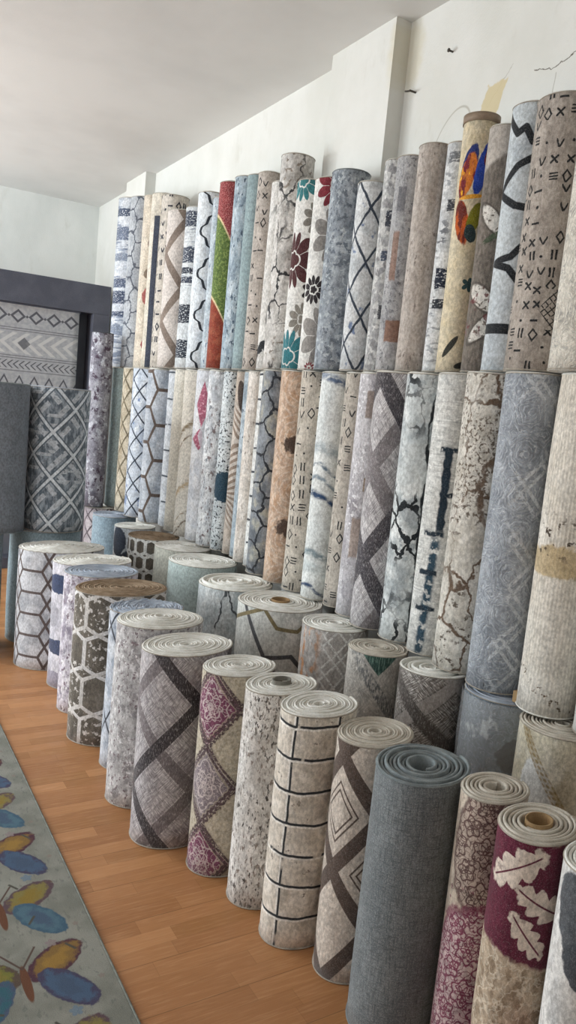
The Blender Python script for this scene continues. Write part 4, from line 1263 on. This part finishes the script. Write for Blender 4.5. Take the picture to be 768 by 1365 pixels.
tube_along('hook_tip', [(0, .03, 0), (.02, .034, .002), (.035, .034, .006)], .004, nm, n2)

# ------------------------------------------------------------------ light: daylight through the shop windows, plus an added fill bulb
wd = bpy.data.worlds.new('sky'); SC.world = wd; wd.use_nodes = True
bg = wd.node_tree.nodes['Background']; bg.inputs[0].default_value = (.86, .93, 1., 1); bg.inputs[1].default_value = .7
def area(name, x, z, sx, sz, power, col):
    l = bpy.data.lights.new(name, 'AREA'); l.shape = 'RECTANGLE'; l.size = sx; l.size_y = sz; l.energy = power; l.color = col
    o = bpy.data.objects.new(name, l); COL.objects.link(o); o.location = (x, LY - .02, z); o.rotation_euler = (PI / 2, 0, PI)
    return o
A1 = area('window_daylight', 6.2, 1.7, 3.1, 2.6, 175, (.90, .97, 1.))
A2 = area('window_daylight', 2.3, 1.7, 2.4, 2.6, 60, (.94, .98, 1.))
pl = bpy.data.lights.new('fill_bulb', 'POINT'); pl.energy = 150; pl.shadow_soft_size = .09; pl.color = (.93, .97, 1.)  # point light added out of view to brighten the far corner
po = bpy.data.objects.new('fill_bulb', pl); COL.objects.link(po); po.location = (6.3, 1.5, 2.6)
# unseen cord and socket added to carry the fill light
pe = empty('fill_pendant', (6.3, 1.5, CEIL)); tag(pe, 'added unseen bulb on a cord, brightening the far corner', 'fill_lamp')
for nm_, pr in (('ceiling_rose', [(.0001, -.03), (.05, -.025), (.055, 0), (.0001, 0)]), ('cord', [(.0001, -.75), (.004, -.75), (.004, -.03), (.0001, -.03)]), ('socket', [(.0001, -.80), (.024, -.80), (.028, -.76), (.012, -.74), (.0001, -.74)])):
    q_ = lathe(nm_, pr, frm, pe, 20); q_.rotation_euler = (PI / 2, 0, 0)
for a_ in (A1, A2): a_.rotation_euler = (-PI / 2, 0, 0)

# ------------------------------------------------------------------ camera
F_, YAW, PIT, ROLL = 1031.3, .5404, -.13128, .09633
f = Vector((math.cos(YAW) * math.cos(PIT), -math.sin(YAW) * math.cos(PIT), math.sin(PIT)))
r0 = f.cross(Vector((0, 0, 1))).normalized(); u0 = r0.cross(f)
r_ = r0 * math.cos(ROLL) + u0 * math.sin(ROLL); u_ = u0 * math.cos(ROLL) - r0 * math.sin(ROLL)
cam = bpy.data.cameras.new('camera'); cam.sensor_fit = 'VERTICAL'; cam.sensor_height = 36; cam.lens = F_ / 1365 * 36; cam.clip_start = .02
co = bpy.data.objects.new('camera', cam); COL.objects.link(co)
co.matrix_world = Matrix(((r_.x, u_.x, -f.x, 0), (r_.y, u_.y, -f.y, 0), (r_.z, u_.z, -f.z, EYE), (0, 0, 0, 1)))
SC.camera = co
SC.view_settings.view_transform = 'Standard'; SC.view_settings.look = 'None'; SC.view_settings.gamma = 1; SC.view_settings.exposure = .05
SC.view_settings.use_curve_mapping = False
SC.cycles.use_denoising = True
SC.cycles.max_bounces = 10; SC.cycles.diffuse_bounces = 6
